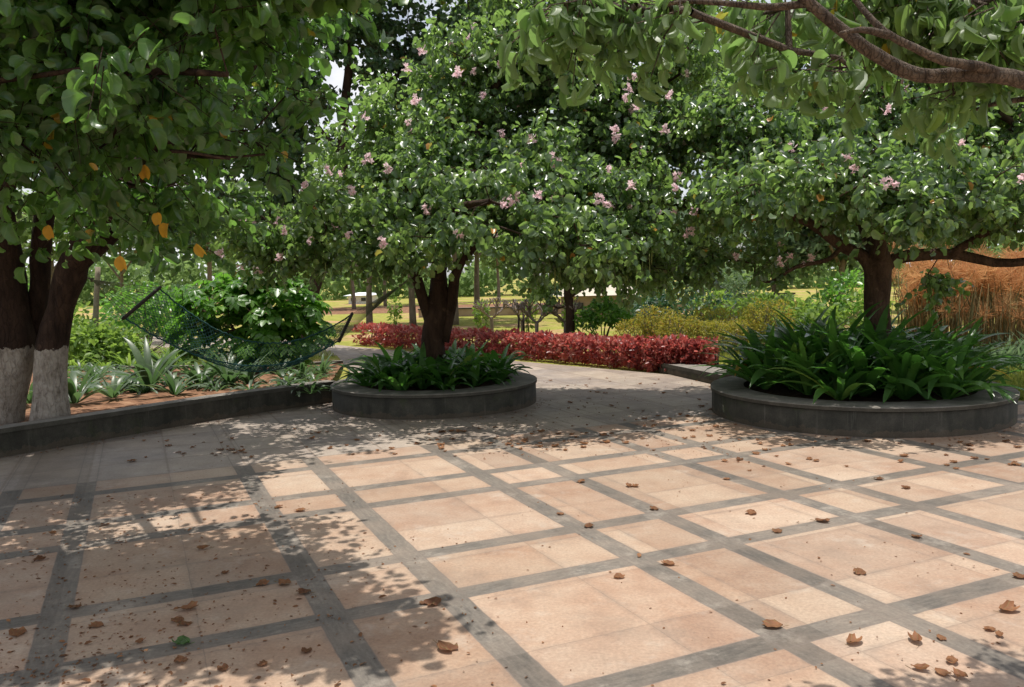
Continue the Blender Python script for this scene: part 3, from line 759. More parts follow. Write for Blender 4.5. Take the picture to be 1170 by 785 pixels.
limb([at(1085, 291, 9), at(1130, 265, 8.9), at(1200, 240, 8.8)], .05, .02)
limb([at(1003, 300, Yr), at(1010, 262, 8.6), at(1020, 230, 8.0)], .07, .025)
limb([at(1003, 300, Yr), at(980, 250, 9.8), at(950, 200, 10.3)], .07, .025)
limb([at(1008, 230, 9.3), at(1070, 170, 9.4), at(1140, 130, 9.4)], .06, .02)
BR = blobs_px((880, 212, 8.6, (.62, 1.1, .30)), (960, 195, 8.6, (.95, 1.3, .36)), (1060, 212, 8.5, (.95, 1.3, .32)), (1160, 225, 8.5, (.9, 1.2, .30)), (1080, 110, 9.8, (1.5, 1.0, .55)), (920, 120, 9.8, (.9, .9, .45)),
              (1250, 225, 8.6, (.9, 1.2, .4)), (885, 295, 9.0, (.36, .5, .10)), (1045, 235, 7.8, (.9, .5, .15)), (1000, 45, 10.2, (1.4, .9, .5)), (1200, 110, 9.8, (1.2, 1.0, .6)), (960, 205, 10.4, (1.0, .7, .35)), (812, 290, 9.6, (.22, .4, .2)), (850, 180, 9, (.25, .5, .2)), (1070, 318, 9.6, (.35, .4, .06), .03), (830, 130, 9.6, (.35, .6, .45), .16), (1010, 150, 9.2, (1.3, .9, .2), .8), (900, 160, 9.2, (.7, .8, .2), .4), (1150, 160, 9.2, (.9, .9, .22), .6))
tips = tips_in(BR, 740, .85)
tree_parts(root, limbs, tips, at(1003, 270, 9.2), M['bau_leaf'], M['bark_brown'], trunk_n=1, k=5, m=10, size=(.055, .105), length=(.22, .44), a_bias=-.04, njit=.55, outn=.8, upn=.55, droop=.7)
attach(root, FLOWERS, 'flower_cluster', outer_points(BR[:8], 34), .6, 1.0)

# --- three-stemmed tree on the left with a whitewashed foot
Yl = 8.5
b0 = gp(35, 478, .2)
root = thing('shade_tree', 'three-stemmed tree with whitewashed foot behind the low wall, crown hanging over the paving', 'tree', (b0[0], Yl, 0))
limbs = []
def stem(pts, rad, n=18):
    l = bez(pts, n); limbs.append((l, np.interp(np.linspace(0, 1, len(l)), np.linspace(0, 1, len(rad)), rad)))
stem([at(-6, 484, Yl), at(2, 450, Yl), at(13, 400, Yl), at(6, 350, Yl), at(2, 300, Yl), at(-8, 220, 8.3), at(-25, 100, 7.8)], [.26, .23, .225, .215, .20, .16, .09])
stem([at(30, 410, 8.7), at(36, 375, 8.7), at(45, 330, 8.7), at(47, 280, 8.7), at(58, 200, 8.5), at(85, 90, 8)], [.12, .115, .095, .10, .095, .06])
stem([at(57, 484, 8.45), at(58, 450, 8.45), at(59, 400, 8.45), at(69, 352, 8.45), at(80, 315, 8.4), at(95, 282, 8.3), at(150, 210, 7.6), at(230, 120, 6.8)], [.20, .165, .155, .125, .15, .13, .09, .05])
def llimb(pts, r0, r1): limb(pts, r0, r1)
limb([at(0, 250, 8.4), at(10, 200, 7.0), at(30, 150, 5.6), at(70, 95, 4.6), at(150, 80, 4.1), at(260, 85, 3.9)], .09, .012)
limb([at(92, 288, 8.3), at(120, 240, 7.0), at(150, 190, 5.6), at(200, 178, 4.8), at(262, 180, 4.3)], .06, .01)
limb([at(5, 260, 8.4), at(-60, 160, 6.5), at(-140, 60, 4.9)], .08, .03)
limb([at(58, 200, 8.5), at(120, 60, 7.5), at(180, -60, 6.5), at(200, -130, 5.8)], .06, .02)
limb([at(60, 110, 4.8), at(120, -40, 4.4), at(220, -120, 4.0)], .05, .02)
limb([at(80, 315, 8.4), at(150, 250, 8.3), at(240, 160, 8.3), at(300, 60, 8.3)], .07, .02)
limb([at(0, 92, 3.9), at(60, 84, 3.8), at(110, 76, 3.7), at(150, 70, 3.65)], .014, .006)
limb([at(180, 172, 4.2), at(215, 174, 4.0), at(262, 182, 3.9)], .012, .004)
BL = blobs_px((55, 120, 4.4, (.85, .9, .48)), (185, 100, 4.3, (.62, .8, .44)), (280, 130, 4.4, (.32, .5, .28)), (30, 225, 5.4, (.8, .7, .22)), (150, 215, 5.2, (.55, .6, .20)), (100, -30, 4.5, (1.1, 1.0, .40)),
              (250, 20, 5.0, (.6, .8, .38)), (0, 20, 6.6, (1.6, 1.2, .9)), (150, 60, 7.0, (1.2, 1.1, .8)), (235, 232, 7.0, (.4, .5, .16)), (-120, 150, 5.2, (.7, 1.0, .6)), (60, -140, 4.2, (1.3, 1.0, .4)),
              (190, 285, 8.2, (.5, .4, .10)), (-150, 0, 4.4, (1.1, 1.4, .6)), (220, 40, 8.3, (1.1, .9, .7)), (320, -40, 8.4, (.9, .9, .5)), (40, -20, 8.6, (1.6, 1.0, .9)), (-150, 60, 8, (1.4, 1.2, 1.0)))
tips = tips_in(BL, 760, .8)
tips = tips[tips[:, 1] > 3.0]
top = [((-2.6, 4.5, 3.4), (1.5, .75, .35), 4.0), ((-1.05, 4.05, 3.2), (.48, .42, .25), .8), ((-4.0, 7.1, 3.9), (1.6, .9, .5), 3.0), ((-3.9, 8.7, 3.9), (1.0, .9, .5), 2.0), ((-4.8, 5.6, 3.9), (1.0, 1.0, .5), 1.5), ((-4.2, 8.6, 3.2), (.8, .7, .3), 1.0)]  # unseen upper crown, added overhead to throw shade on the paving and lower leaves
kw = dict(k=5, m=9, size=(.08, .13), length=(.24, .46), tmpl=LOBED_LO, droop=.4, njit=.5)
tree_parts(root, limbs, tips, at(60, 160, 6.6), M['near_leaf'], M['bark_white'], trunk_n=3, extra=(tips_in(top, 820, .95), kw), k=4, m=7, size=(.06, .112), length=(.22, .44), tmpl=LOBED_FOLD, droop=.5, a_bias=-.12, njit=.65)
# odd yellow leaves among the green
for q in (at(137, 292, 4.0), at(224, 278, 4.1), at(193, 256, 4.3), at(180, 243, 4.3), at(55, 257, 4.2), at(165, 188, 4.2)):
    ymb = MB(); ymb.blades(q[None], np.array([(.15, 0, -1.0)]) + rng.normal(0, .35, (1, 3)), np.array([(0, -1.0, .2)]) + rng.normal(0, .45, (1, 3)), np.array([.075]), LOBED_FOLD)
    ymb.build('yellow_leaf', M['yellow_leaf'], root, origin=np.array(root.location))

# --- tree off to the right whose limb reaches over the paving
root = thing('overhanging_tree', 'tree beyond the right edge reaching a pale curved limb over the paving', 'tree', (4.6, 2.9, 0))
limbs = []
stem([(4.6, 2.9, -.05), (4.6, 2.9, .8), (4.5, 2.9, 1.6), (4.3, 2.9, 2.3), (4.1, 2.8, 3.2)], [.22, .18, .17, .14, .06])
stem([(4.5, 2.9, 1.5), (3.5, 2.85, 1.9), at(1320, 135, 2.67), at(1230, 118, 2.60), at(1170, 92, 2.53), at(1110, 84, 2.49), at(1050, 86, 2.49), at(1000, 62, 2.49), at(962, 34, 2.49), at(930, 8, 2.49), at(895, -25, 2.49), at(850, -70, 2.56)], [.10, .065, .037, .026, .0235, .023, .020, .0195, .017, .016, .014, .010], 44)
limb([at(1150, 88, 2.53), at(1120, 76, 2.46), at(1080, 70, 2.42), at(1045, 55, 2.42), at(1010, 36, 2.42), at(985, 10, 2.46), at(970, -10, 2.49)], .016, .007)
limb([at(925, 4, 2.49), at(880, 8, 2.53), at(830, 4, 2.56), at(780, 2, 2.63), at(735, 12, 2.71)], .012, .005)
limb([at(1015, 40, 2.42), at(985, 34, 2.39), at(960, 38, 2.35)], .012, .005)
limb([at(1300, 130, 2.67), at(1230, 70, 2.99), at(1130, 10, 3.28)], .035, .012)
limb([at(1180, 112, 3.13), at(1140, 118, 3.20), at(1100, 130, 3.28)], .012, .005)
limb([at(890, -25, 2.49), at(800, -60, 2.49), at(720, -70, 2.56)], .03, .01)
BO = blobs_px((655, 14, 2.71, (0.11, 0.15, 0.05)), (720, 16, 2.71, (0.11, 0.15, 0.05)), (800, 10, 2.71, (0.14, 0.15, 0.03)), (880, 60, 2.94, (0.11, 0.15, 0.05)), (955, 80, 2.94, (0.13, 0.15, 0.05)), (1060, 15, 3.07, (0.27, 0.22, 0.08)), (1140, 40, 3.12, (0.22, 0.30, 0.12)), (990, 92, 2.85, (0.05, 0.08, 0.02)),
              (1085, 108, 3.03, (0.07, 0.15, 0.02)), (1000, 15, 3.20, (0.27, 0.22, 0.08)), (880, 15, 3.03, (0.23, 0.19, 0.05)), (1180, 20, 3.20, (0.27, 0.30, 0.14)), (690, 0, 2.67, (0.23, 0.19, 0.03)), (1090, -20, 3.12, (0.36, 0.22, 0.09)))
tips = tips_in(BO, 105, .9)
tree_parts(root, limbs, tips, (2.4, 3.2, 2.4), M['over_leaf'], M['bark_pale'], trunk_n=1, k=3, m=7, size=(.042, .092), length=(.12, .24), tmpl=LOBED_NARROW, droop=1.3, a_bias=0, njit=.8)

# --- tall dark tree behind
Yd = 18.0
base = at(345, 392, Yd); base[2] = 0
root = thing('dark_tree', 'tall dark-leaved tree rising behind the hammock and the blossoming crown', 'tree', base)
limbs = []
stem([base - (0, 0, .05), at(358, 330, Yd), at(385, 260, Yd), at(391, 200, Yd), at(393, 130, Yd), at(400, 60, Yd), at(405, -60, Yd)], [.16, .14, .13, .12, .10, .08, .04])
limb([at(392, 195, Yd), at(375, 160, 17.9), at(350, 130, 17.8), at(310, 100, 17.7)], .06, .02)
limb([at(392, 170, Yd), at(425, 120, 18.1), at(470, 70, 18.2), at(520, 40, 18.3)], .07, .02)
limb([at(392, 240, Yd), at(430, 215, 18.0), at(480, 200, 17.9)], .05, .015)
limb([at(392, 230, Yd), at(360, 210, 18.1), at(310, 215, 18.1)], .05, .015)
BD = blobs_px((480, 60, 18.1, (1.47, 1.69, 1.47)), (400, 20, 18.1, (1.36, 1.58, 1.36)), (310, 60, 17.9, (1.24, 1.47, 1.13)), (500, 150, 17.9, (1.13, 1.47, 1.02)), (440, 220, 17.7, (1.02, 1.13, 0.79)), (330, 205, 18.0, (1.13, 1.36, 0.90)), (270, 140, 18.0, (1.24, 1.36, 1.36)), (345, 130, 18.4, (1.13, 1.02, 1.13)), (380, 260, 18.5, (1.36, 1.02, 0.68)), (440, -80, 18.1, (2.49, 2.03, 1.36)), (230, 240, 18.1, (0.90, 1.02, 0.68)), (560, 40, 18.3, (1.13, 1.36, 1.36)))
tips = tips_in(BD, 700, .9)
tree_parts(root, limbs, tips, at(400, 180, Yd), M['dark_leaf'], M['bark_dark'], trunk_n=1, k=4, m=9, size=(.10, .17), length=(.3, .55))

# --- slender tree behind the hedge, right of the flowering tree
Ys = 19.0
base = gp(652, 376); base[1] = Ys; base[0] = at(652, 376, Ys)[0]; base[2] = 0
root = thing('slender_tree', 'slender dark-stemmed tree on the lawn behind the red hedge', 'tree', base)
limbs = []
stem([base - (0, 0, .05), at(651, 350, Ys), at(649, 335, Ys), at(652, 300, Ys), at(670, 240, Ys), at(680, 150, 19.4), at(690, 40, 19.7)], [.11, .10, .10, .09, .08, .06, .03])
limb([at(650, 347, Ys), at(638, 352, 18.9), at(625, 345, 18.8)], .03, .01)
limb([at(650, 340, Ys), at(672, 325, 19), at(700, 300, 19)], .05, .015)
BS = blobs_px((685, 285, 19, (1.0, .9, .5), .8), (690, 215, 18.8, (1.2, 1.0, .8), 1.2), (625, 325, 19, (.5, .6, .2), .3), (730, 310, 19, (.7, .7, .22), .4), (700, 130, 19.2, (1.6, 1.0, .8), 1.5), (790, 100, 19.3, (1.5, 1.0, .8), 1.2), (620, 60, 19.5, (1.6, .9, .9), 1.5), (760, 10, 19.8, (2.0, .9, .9), 1.7), (560, 20, 19.9, (1.4, .9, .9), 1.2), (870, 40, 19.8, (1.5, .9, .8), 1.0), (820, 180, 19.2, (.9, .8, .4), .4), (660, -60, 20.2, (2.6, .8, .8), 1.4))
tips = tips_in(BS, 560, .9)
tree_parts(root, limbs, tips, at(690, 200, 19.8), M['bau_leaf'], M['bark_dark'], trunk_n=1, k=5, m=9, size=(.085, .15), length=(.3, .6), outn=.8, upn=.55, droop=.7, njit=.55)

# --- far trees on and beyond the lawn
def far_tree_proto(h, w, seed, leafm, sparse=1.0, lean=0.0, barkm=None):
    t = thing('lawn_tree', '', 'tree')
    limbs = []
    hh = h * .45
    def st(pts, rad):
        l = bez(pts, 12); limbs.append((l, np.interp(np.linspace(0, 1, len(l)), np.linspace(0, 1, len(rad)), rad)))
    st([(0, 0, -.05), (lean * .3, 0, hh * .5), (lean, .05, hh), (lean * 1.2, 0, h * .8)], [.13, .10, .085, .03])
    st([(lean * .8, 0, hh * .8), (lean - w * .25, .1, h * .62), (lean - w * .4, .1, h * .72)], [.06, .04, .02])
    st([(lean * .8, 0, hh * .9), (lean + w * .25, -.1, h * .65), (lean + w * .4, 0, h * .74)], [.06, .04, .02])
    bl = [((lean + rng.normal(0, w * .22), rng.normal(0, w * .2), h * rng.uniform(.55, .9)), np.array((w * .3, w * .3, h * .12))) for _ in range(7)]
    tp = tips_in(bl, int(130 * sparse))
    for l, r in limbs[:1]:
        mb = MB(); mb.tube(l, r, 8); mb.build('trunk', barkm or M['bark_far'], t)
    br, fo = MB(), MB()
    for l, r in limbs[1:]: br.tube(l, r, 6)
    for l, r in grow(tp, limbs): br.tube(l, r, 4, cap=False)
    spray(fo, br, tp, (lean, 0, h * .6), k=4, m=7, size=(.17, .26), length=(.3, .6), tmpl=CARD)
    br.build('branches', barkm or M['bark_far'], t)
    fo.build('foliage', leafm, t)
    return t
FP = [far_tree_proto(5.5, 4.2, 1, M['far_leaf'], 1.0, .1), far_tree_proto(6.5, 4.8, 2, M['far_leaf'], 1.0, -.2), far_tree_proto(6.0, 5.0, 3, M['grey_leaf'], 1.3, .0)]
far_spots = [(421, 28, 0, 'pale-crowned tree on the lawn crossed by the right hammock rope'), (471, 28, 1, 'straight slim tree on the lawn rising just left of the fork of the flowering tree'),
             (519, 28, 0, 'slim tree on the lawn peeping out just right of the flowering tree trunk'), (545, 31, 2, 'thick dark-stemmed tree behind the leftmost bare frangipani'),
             (404, 46, 0, None), (440, 50, 2, None), (496, 52, 1, None), (570, 54, 0, None), (612, 56, 2, None), (60, 34, 0, None), (140, 40, 2, None), (0, 30, 1, None), (330, 46, 1, None), (240, 38, 0, None)]
used = set()
for px, Y, k, lab in far_spots:
    p = at(px, 340, Y); p[2] = -.01
    lb = lab or 'pale green tree among the far trees beyond the lawn'
    s = random.uniform(.85, 1.15); rz = random.uniform(0, 6.28)
    g = 'slim trees on the lawn' if lab else 'far trees beyond the lawn'
    if k not in used:
        used.add(k); o = FP[k]; o.location = tuple(float(v) for v in p); o.rotation_euler = (0, 0, rz); o['label'] = lb; o['group'] = g
    else: dup(FP[k], p, rz, s, lb, g)
fw = MB(); nf = 26000
fx = rng.uniform(-75, 75, nf); fz = rng.random(nf) ** .8 * (4.2 + 1.6 * np.sin(fx * .21) + 1.2 * np.sin(fx * .53 + 1)); fy = 72 + rng.uniform(-4, 4, nf)
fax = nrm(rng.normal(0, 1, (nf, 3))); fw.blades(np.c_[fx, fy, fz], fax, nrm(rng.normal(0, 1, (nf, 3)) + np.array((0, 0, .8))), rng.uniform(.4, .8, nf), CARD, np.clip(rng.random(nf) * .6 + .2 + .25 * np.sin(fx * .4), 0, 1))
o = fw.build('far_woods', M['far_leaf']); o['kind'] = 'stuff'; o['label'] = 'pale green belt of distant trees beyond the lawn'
# hazy tree masses at the back right
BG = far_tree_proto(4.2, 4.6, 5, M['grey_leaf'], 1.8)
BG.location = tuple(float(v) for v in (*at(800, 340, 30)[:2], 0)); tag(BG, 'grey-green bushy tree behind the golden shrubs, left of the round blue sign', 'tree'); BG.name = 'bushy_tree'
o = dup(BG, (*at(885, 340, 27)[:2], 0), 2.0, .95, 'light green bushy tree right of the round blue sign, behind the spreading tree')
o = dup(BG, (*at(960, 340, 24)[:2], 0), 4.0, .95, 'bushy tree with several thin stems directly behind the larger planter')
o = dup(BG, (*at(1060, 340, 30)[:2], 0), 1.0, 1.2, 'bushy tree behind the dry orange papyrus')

# ------------------------------------------------------------------ shrubs
def bush(name, label, cat, base, blobs, n, leafm, tmpl, size, barkm, stems=5, group=None, up=.5, droop=.2):
    t = thing(name, label, cat, base, 0, group)
    loc = np.array(t.location)
    d = []
    vol = np.array([np.prod(b[1]) ** .67 for b in blobs]); vol /= vol.sum()
    fo, st = MB(), MB()
    for b, k in zip(blobs, rng.multinomial(n, vol)):
        dr = nrm(rng.normal(size=(k, 3)) + np.array((0, 0, .15))); r = 1 - .5 * rng.random(k) ** 1.6
        pos = np.asarray(b[0]) + dr * r[:, None] * np.asarray(b[1])
        ok = pos[:, 2] > .03; pos, dr = pos[ok], dr[ok]; k = len(pos)
        if not k: continue
        ax = nrm(dr * .8 + rng.normal(0, .5, (k, 3)) + np.array((0, 0, -droop))); nr = nrm(dr * .5 + np.array((0, 0, up)) + rng.normal(0, .4, (k, 3)))
        fo.blades(pos, ax, nr, rng.uniform(*size, k), tmpl, np.clip(rng.random(k) * .9 + rng.normal(0, .06), 0, 1))
        for q in range(max(1, stems // len(blobs) + 1)):
            tip = pos[random.randrange(k)]; p0 = loc + np.array((random.uniform(-.02, .02), random.uniform(-.02, .02), -.03))
            md = (p0 + tip) / 2 + rng.normal(0, .06, 3); st.tube(bez([p0, md, tip], 8), np.linspace(.016, .005, len(bez([p0, md, tip], 8))), 5)
    st.build('branches', barkm, t, origin=loc)
    fo.build('foliage', leafm, t, origin=loc)
    return t
# umbrella-leaved shrub behind the hammock
WHORL = None
def whorl_shrub():
    Yw = 13.6
    base = at(300, 412, Yw); base[2] = 0
    t = thing('umbrella_shrub', 'big glossy green umbrella-leaved shrub behind the hammock', 'shrub', base)
    loc = np.array(t.location); fo, st = MB(), MB()
    bl = blobs_px((250, 350, Yw, (.75, .7, .55)), (310, 345, Yw, (.8, .8, .6)), (345, 370, Yw, (.55, .6, .5)), (220, 380, Yw, (.5, .5, .4)), (290, 320, Yw, (.55, .5, .35)), (300, 395, 13.3, (.9, .6, .35)))
    tp = tips_in(bl, 520, .6); tp = tp[tp[:, 2] > .1]
    for p in tp:
        up_ = nrm((p - (loc + (0, 0, .3))) * .6 + np.array((0, 0, .6)) + rng.normal(0, .25, 3))
        s = nrm(np.cross(up_, rng.normal(size=3))); w_ = np.cross(up_, s); k = random.randint(7, 9); an = np.arange(k) * 2 * PI / k + random.random()
        D = np.cos(an)[:, None] * s + np.sin(an)[:, None] * w_ - up_ * .25
        fo.blades(np.repeat(p[None], k, 0) + D * .02, D, np.repeat(up_[None], k, 0), rng.uniform(.13, .2, k), OVAL, np.clip(rng.random(k) * .5 + random.random() * .5, 0, 1))
    for l, r in grow(tp[:160], [(np.array([loc + (dx, dy, z) for z in np.linspace(0, .5, 5)]), np.full(5, .03)) for dx, dy in ((-.4, 0), (0, .1), (.35, 0))]): st.tube(l, r, 5, cap=False)
    for dx, dy in ((-.4, 0), (0, .1), (.35, 0)): st.tube([loc + (dx, dy, -.03), loc + (dx, dy, .5)], .03, 6)
    st.build('branches', M['bark_brown'], t, origin=loc); fo.build('foliage', M['shrub_leaf'], t, origin=loc)
whorl_shrub()
# round little tree on the lawn right of the centre
b = gp(690, 392); Yb = float(b[1]) - .0
bush('lawn_shrub', 'round bright green little shrub with forked stems just behind the red hedge', 'shrub', (b[0], b[1], 0),
     blobs_px((690, 358, Yb, (.50, .45, .22)), (672, 366, Yb, (.30, .3, .18)), (710, 366, Yb, (.32, .3, .17)), (690, 348, Yb, (.25, .25, .15))), 1500, M['shrub_leaf'], OVAL, (.07, .11), M['bark_brown'], 10)
# golden shrubs
for i, (px, py, dY, w_) in enumerate([(728, 402, 0, .55), (752, 404, .3, .6), (778, 404, -.2, .55), (803, 405, .2, .6), (828, 405, -.1, .6), (852, 406, .4, .55), (878, 405, .3, .6), (765, 396, 1.6, .6), (815, 396, 1.8, .6), (865, 396, 1.7, .6), (900, 398, 1.5, .6), (738, 394, 1.9, .5)]):
    b = gp(px, py); b[1] += dY; b[0] = at(px, py, b[1])[0]
    h = random.choice((.5, .6, .7, .85, .95))
    bush('golden_shrub', 'yellow-green twiggy shrub in the golden shrub border behind the end wall', 'shrub', (b[0], b[1], 0),
         [((b[0], b[1], h * .62), (w_ * .85, w_ * .8, h * .42)), ((b[0] - .2, b[1], h * .85), (w_ * .4, w_ * .4, h * .25)), ((b[0] + .22, b[1] - .1, h * .8), (w_ * .4, w_ * .4, h * .25))], 1100, M['gold_leaf'], OVAL, (.035, .06), M['bark_grey'], 16, 'golden shrubs behind the end wall')
# darker bushes in front of the far buildings
def back_bush(px, Y, w_, h, leafm, label, n=900, size=(.1, .16)):
    b = at(px, 360, Y); b[2] = 0
    bl = [((b[0] + rng.normal(0, w_ * .35), b[1] + rng.normal(0, w_ * .3), h * rng.uniform(.4, .75)), (w_ * .5, w_ * .5, h * .35)) for _ in range(5)]
    bush('background_bush', label, 'bush', b, bl, n, leafm, OVAL, size, M['bark_far'], 8)
back_bush(765, 21, 1.0, 1.3, M['blue_leaf'], 'dark blue-green bush standing above the golden shrubs')
back_bush(800, 24, 1.7, 1.7, M['grey_leaf'], 'wide grey-green bush just left of the round blue sign', 1600)
back_bush(730, 26, 1.1, 1.0, M['grey_leaf'], 'pale bush in front of the low pink building')
back_bush(880, 20, 1.3, 1.0, M['lime_leaf'], 'lime green bush below the grey wall behind the golden shrubs', 1200)
back_bush(930, 17, 1.1, .95, M['lime_leaf'], 'lime green bush behind the left side of the larger planter', 1200)
back_bush(960, 19, 1.0, 1.5, M['shrub_leaf'], 'taller fresh green bush left of the spreading tree trunk', 900)
for px, Y, w_, h, m_, lab in ((85, 17, 1.2, 1.0, 'lime_leaf', 'yellow-green bush seen between the whitewashed tree and the wooden post'), (165, 19, 1.3, 1.5, 'shrub_leaf', 'leafy bush behind the left end of the hammock'), (130, 15.5, .9, .75, 'lime_leaf', 'low yellow-green bush just right of the wooden post'),
                              (40, 16, 1.1, 1.3, 'lime_leaf', 'yellow-green bush seen between the whitewashed stems'), (205, 23, 1.7, 1.7, 'grey_leaf', 'pale tall bush above the left end of the hammock'), (-10, 20, 1.5, 1.9, 'shrub_leaf', 'tall bush at the left edge behind the whitewashed tree')):
    back_bush(px, Y, w_, h, M[m_], lab, 1500)
# small saplings on the lawn
for px, py, h, lab in ((452, 384, .5, 'small yellow-green sapling on the lawn left of the flowering tree trunk'), (551, 384, .42, 'tiny green sapling behind the hedge beside the leftmost frangipani'), (606, 387, .5, 'tiny sapling between the two middle frangipanis'), (652, 388, .45, 'tiny sapling below the slender dark-stemmed tree')):
    b = gp(px, py); bush('sapling', lab, 'sapling', (b[0], b[1], 0), [((b[0], b[1], h), (.16, .16, .28)), ((b[0], b[1], h * 1.6), (.2, .2, .25))], 170, M['lime_leaf'], OVAL, (.08, .13), M['bark_grey'], 3)

# bare frangipanis
def frangipani():
    t = thing('frangipani', '', 'small tree')
    tr, br = MB(), MB()
    tr.tube(bez([(0, 0, -.03), (.01, 0, .25), (0, .01, .48)], 8), np.linspace(.05, .042, len(bez([(0, 0, -.03), (.01, 0, .25), (0, .01, .48)], 8))), 8)
    def fork(p, d, L, r, lev):
        e = p + d * L; br.tube(bez([p, p + d * L * .5 + np.array((0, 0, -.02)), e], 6), np.linspace(r, r * .85, len(bez([p, p + d * L * .5, e], 6))), 6)
        if lev == 0: return
        for q in range(3 if lev > 1 else 2):
            a = random.uniform(0, 6.28); nd = nrm(d + np.array((math.cos(a), math.sin(a), .15)) * .75 + np.array((0, 0, .18)))
            fork(e, nd, L * .78, r * .78, lev - 1)
    for q in range(4):
        a = q * 1.57 + random.random(); fork(np.array((0, .01, .46)), nrm(np.array((math.cos(a) * .8, math.sin(a) * .8, .65))), .24, .026, 3)
    tr.build('trunk', M['plumeria'], t); br.build('branches', M['plumeria'], t)
    return t
FR = [frangipani(), frangipani()]
frs = [(562, 384, 'leftmost bare grey frangipani behind the red hedge'), (597, 388, 'bare grey frangipani propped by two dark stakes behind the hedge'), (614, 391, 'bare grey frangipani right of the two dark stakes'), (646, 391, 'rightmost bare grey frangipani, nearest the round green shrub')]
for i, (px, py, lab) in enumerate(frs):
    b = gp(px, py)
    if i < 2: FR[i].location = tuple(map(float, b)); FR[i]['label'] = lab; FR[i]['group'] = 'bare frangipanis behind the hedge'
    else: dup(FR[i % 2], b, i * 1.7, 1.0, lab, 'bare frangipanis behind the hedge')
for px, lab in ((592, 'left one of two dark stakes beside a bare frangipani'), (599, 'right one of two dark stakes beside a bare frangipani')):
    b = gp(px, 389); mb = MB(); mb.tube([b - (0, 0, .05), b + (random.uniform(-.05, .05), 0, .62)], [.03, .024], 7)
    tag(mb.build('stake', M['bar_wood']), lab, 'stake', 'stakes beside the frangipani')

# ------------------------------------------------------------------ red hedge
hd = thing('red_hedge', 'long low hedge of dark red leaves along the far side of the path', 'hedge', H1)
hl = smooth_line(np.array([gp(404, 394), gp(480, 401), gp(560, 408), gp(640, 415), gp(720, 423), gp(765, 427), gp(812, 428)])[:, :2], 60)
hl = offset(hl, .32)
fo, st = MB(), MB(); n = 17000
q = rng.random(n) * 59; i0 = q.astype(int).clip(0, 58); c = hl[i0] + (hl[i0 + 1] - hl[i0]) * (q - i0)[:, None]
tn = nrm(hl[i0 + 1] - hl[i0]); nn = np.stack([-tn[:, 1], tn[:, 0]], 1)
ph = rng.random(n) * 2 * PI; rr = 1 - .45 * rng.random(n) ** 1.7
lump = 1 + .10 * np.sin(q * 1.3) + .08 * np.sin(q * 3.1 + 1)
sx, cz = np.sign(np.cos(ph)) * np.abs(np.cos(ph)) ** .6, np.sign(np.sin(ph)) * np.abs(np.sin(ph)) ** .6
off = .30 * sx * rr * lump; z = .25 + (.19 + .05 * np.sin(q * 2.3) * np.sin(q * .7 + 2)) * cz * rr * lump
pos = np.c_[c + nn * off[:, None], z]
out = nrm(np.c_[nn * sx[:, None], cz * 1.0]); ax = nrm(out * .7 + rng.normal(0, .5, (n, 3)) + np.array((0, 0, .25)))
ok = pos[:, 2] > .03
fo.blades(pos[ok], ax[ok], nrm(out + rng.normal(0, .5, (n, 3)) + np.array((0, 0, .4)))[ok], rng.uniform(.06, .11, n)[ok], OVAL, np.clip(rng.random(n) * .9 + .12 * np.sin(q * .9), 0, 1)[ok])
for k in range(110):
    j = random.randrange(59); p = np.array((*(hl[j] + rng.normal(0, .08, 2)), -.02)); st.tube([p, p + (random.uniform(-.1, .1), random.uniform(-.1, .1), .35)], [.012, .006], 4)
st.build('branches', M['bark_dark'], hd, origin=np.array(hd.location)); fo.build('foliage', M['red_leaf'], hd, origin=np.array(hd.location))

# ------------------------------------------------------------------ strap-leaved plants
def strap_plant(name, cat, n, L, W, mat, arch=1.0, upright=.9, yellow=0):
    t = thing(name, '', cat); mb, yb = MB(), MB()
    S = 8
    for i in range(n):
        az = i * 2.4 + random.uniform(-.4, .4); el = random.uniform(.25, 1.0) * upright + .2
        el = min(el, 1.45); l = L * random.uniform(.65, 1.1); w = W * random.uniform(.75, 1.15)
        u = np.array((math.cos(az), math.sin(az), 0)); sd = np.array((-math.sin(az), math.cos(az), 0))
        p = u * random.uniform(.01, .05); e = el; pts = []
        bend = arch * random.uniform(.6, 1.4) * 1.5 / S
        for s in range(S + 1):
            pts.append(p.copy()); p = p + (u * math.cos(e) + np.array((0, 0, math.sin(e)))) * l / S; e -= bend * (.35 + 1.3 * s / S)
        pts = np.array(pts); pts[:, 2] = np.maximum(pts[:, 2], .012)
        tt = np.linspace(0, 1, S + 1); ww = w * .5 * np.array([.35, .6, .85, 1, 1, .92, .74, .45, .05])
        tw = random.uniform(-.35, .35); tv = np.gradient(pts, axis=0); tv = nrm(tv); upv = np.cross(sd[None], tv) * -1
        sv = sd[None] * math.cos(tw) + upv * math.sin(tw)
        fold = .28 * ww
        v = np.stack([pts - sv * ww[:, None] + upv * fold[:, None], pts, pts + sv * ww[:, None] + upv * fold[:, None]], 1).reshape(-1, 3)
        j = np.arange(S)
        f = np.concatenate([np.stack([j * 3, j * 3 + 1, j * 3 + 4, j * 3 + 3], 1), np.stack([j * 3 + 1, j * 3 + 2, j * 3 + 5, j * 3 + 4], 1)])
        tgt = yb if i < yellow else mb
        tgt.add(v, f, None, np.full(len(v), random.random()))
    mb.build('leaf_rosette', mat, t)
    if yellow: yb.build('yellowed_leaf', M['yellow_leaf'], t)
    return t
def scatter_plants(protos, spots, label, group):
    for i, (x, y, z, s, rz) in enumerate(spots):
        if i < len(protos):
            o = protos[i]; o.location = (float(x), float(y), float(z)); o.rotation_euler = (0, 0, rz); o.scale = (s,) * 3; o['label'] = label; o['group'] = group
        else: dup(protos[i % len(protos)], (x, y, z), rz, s, label, group)
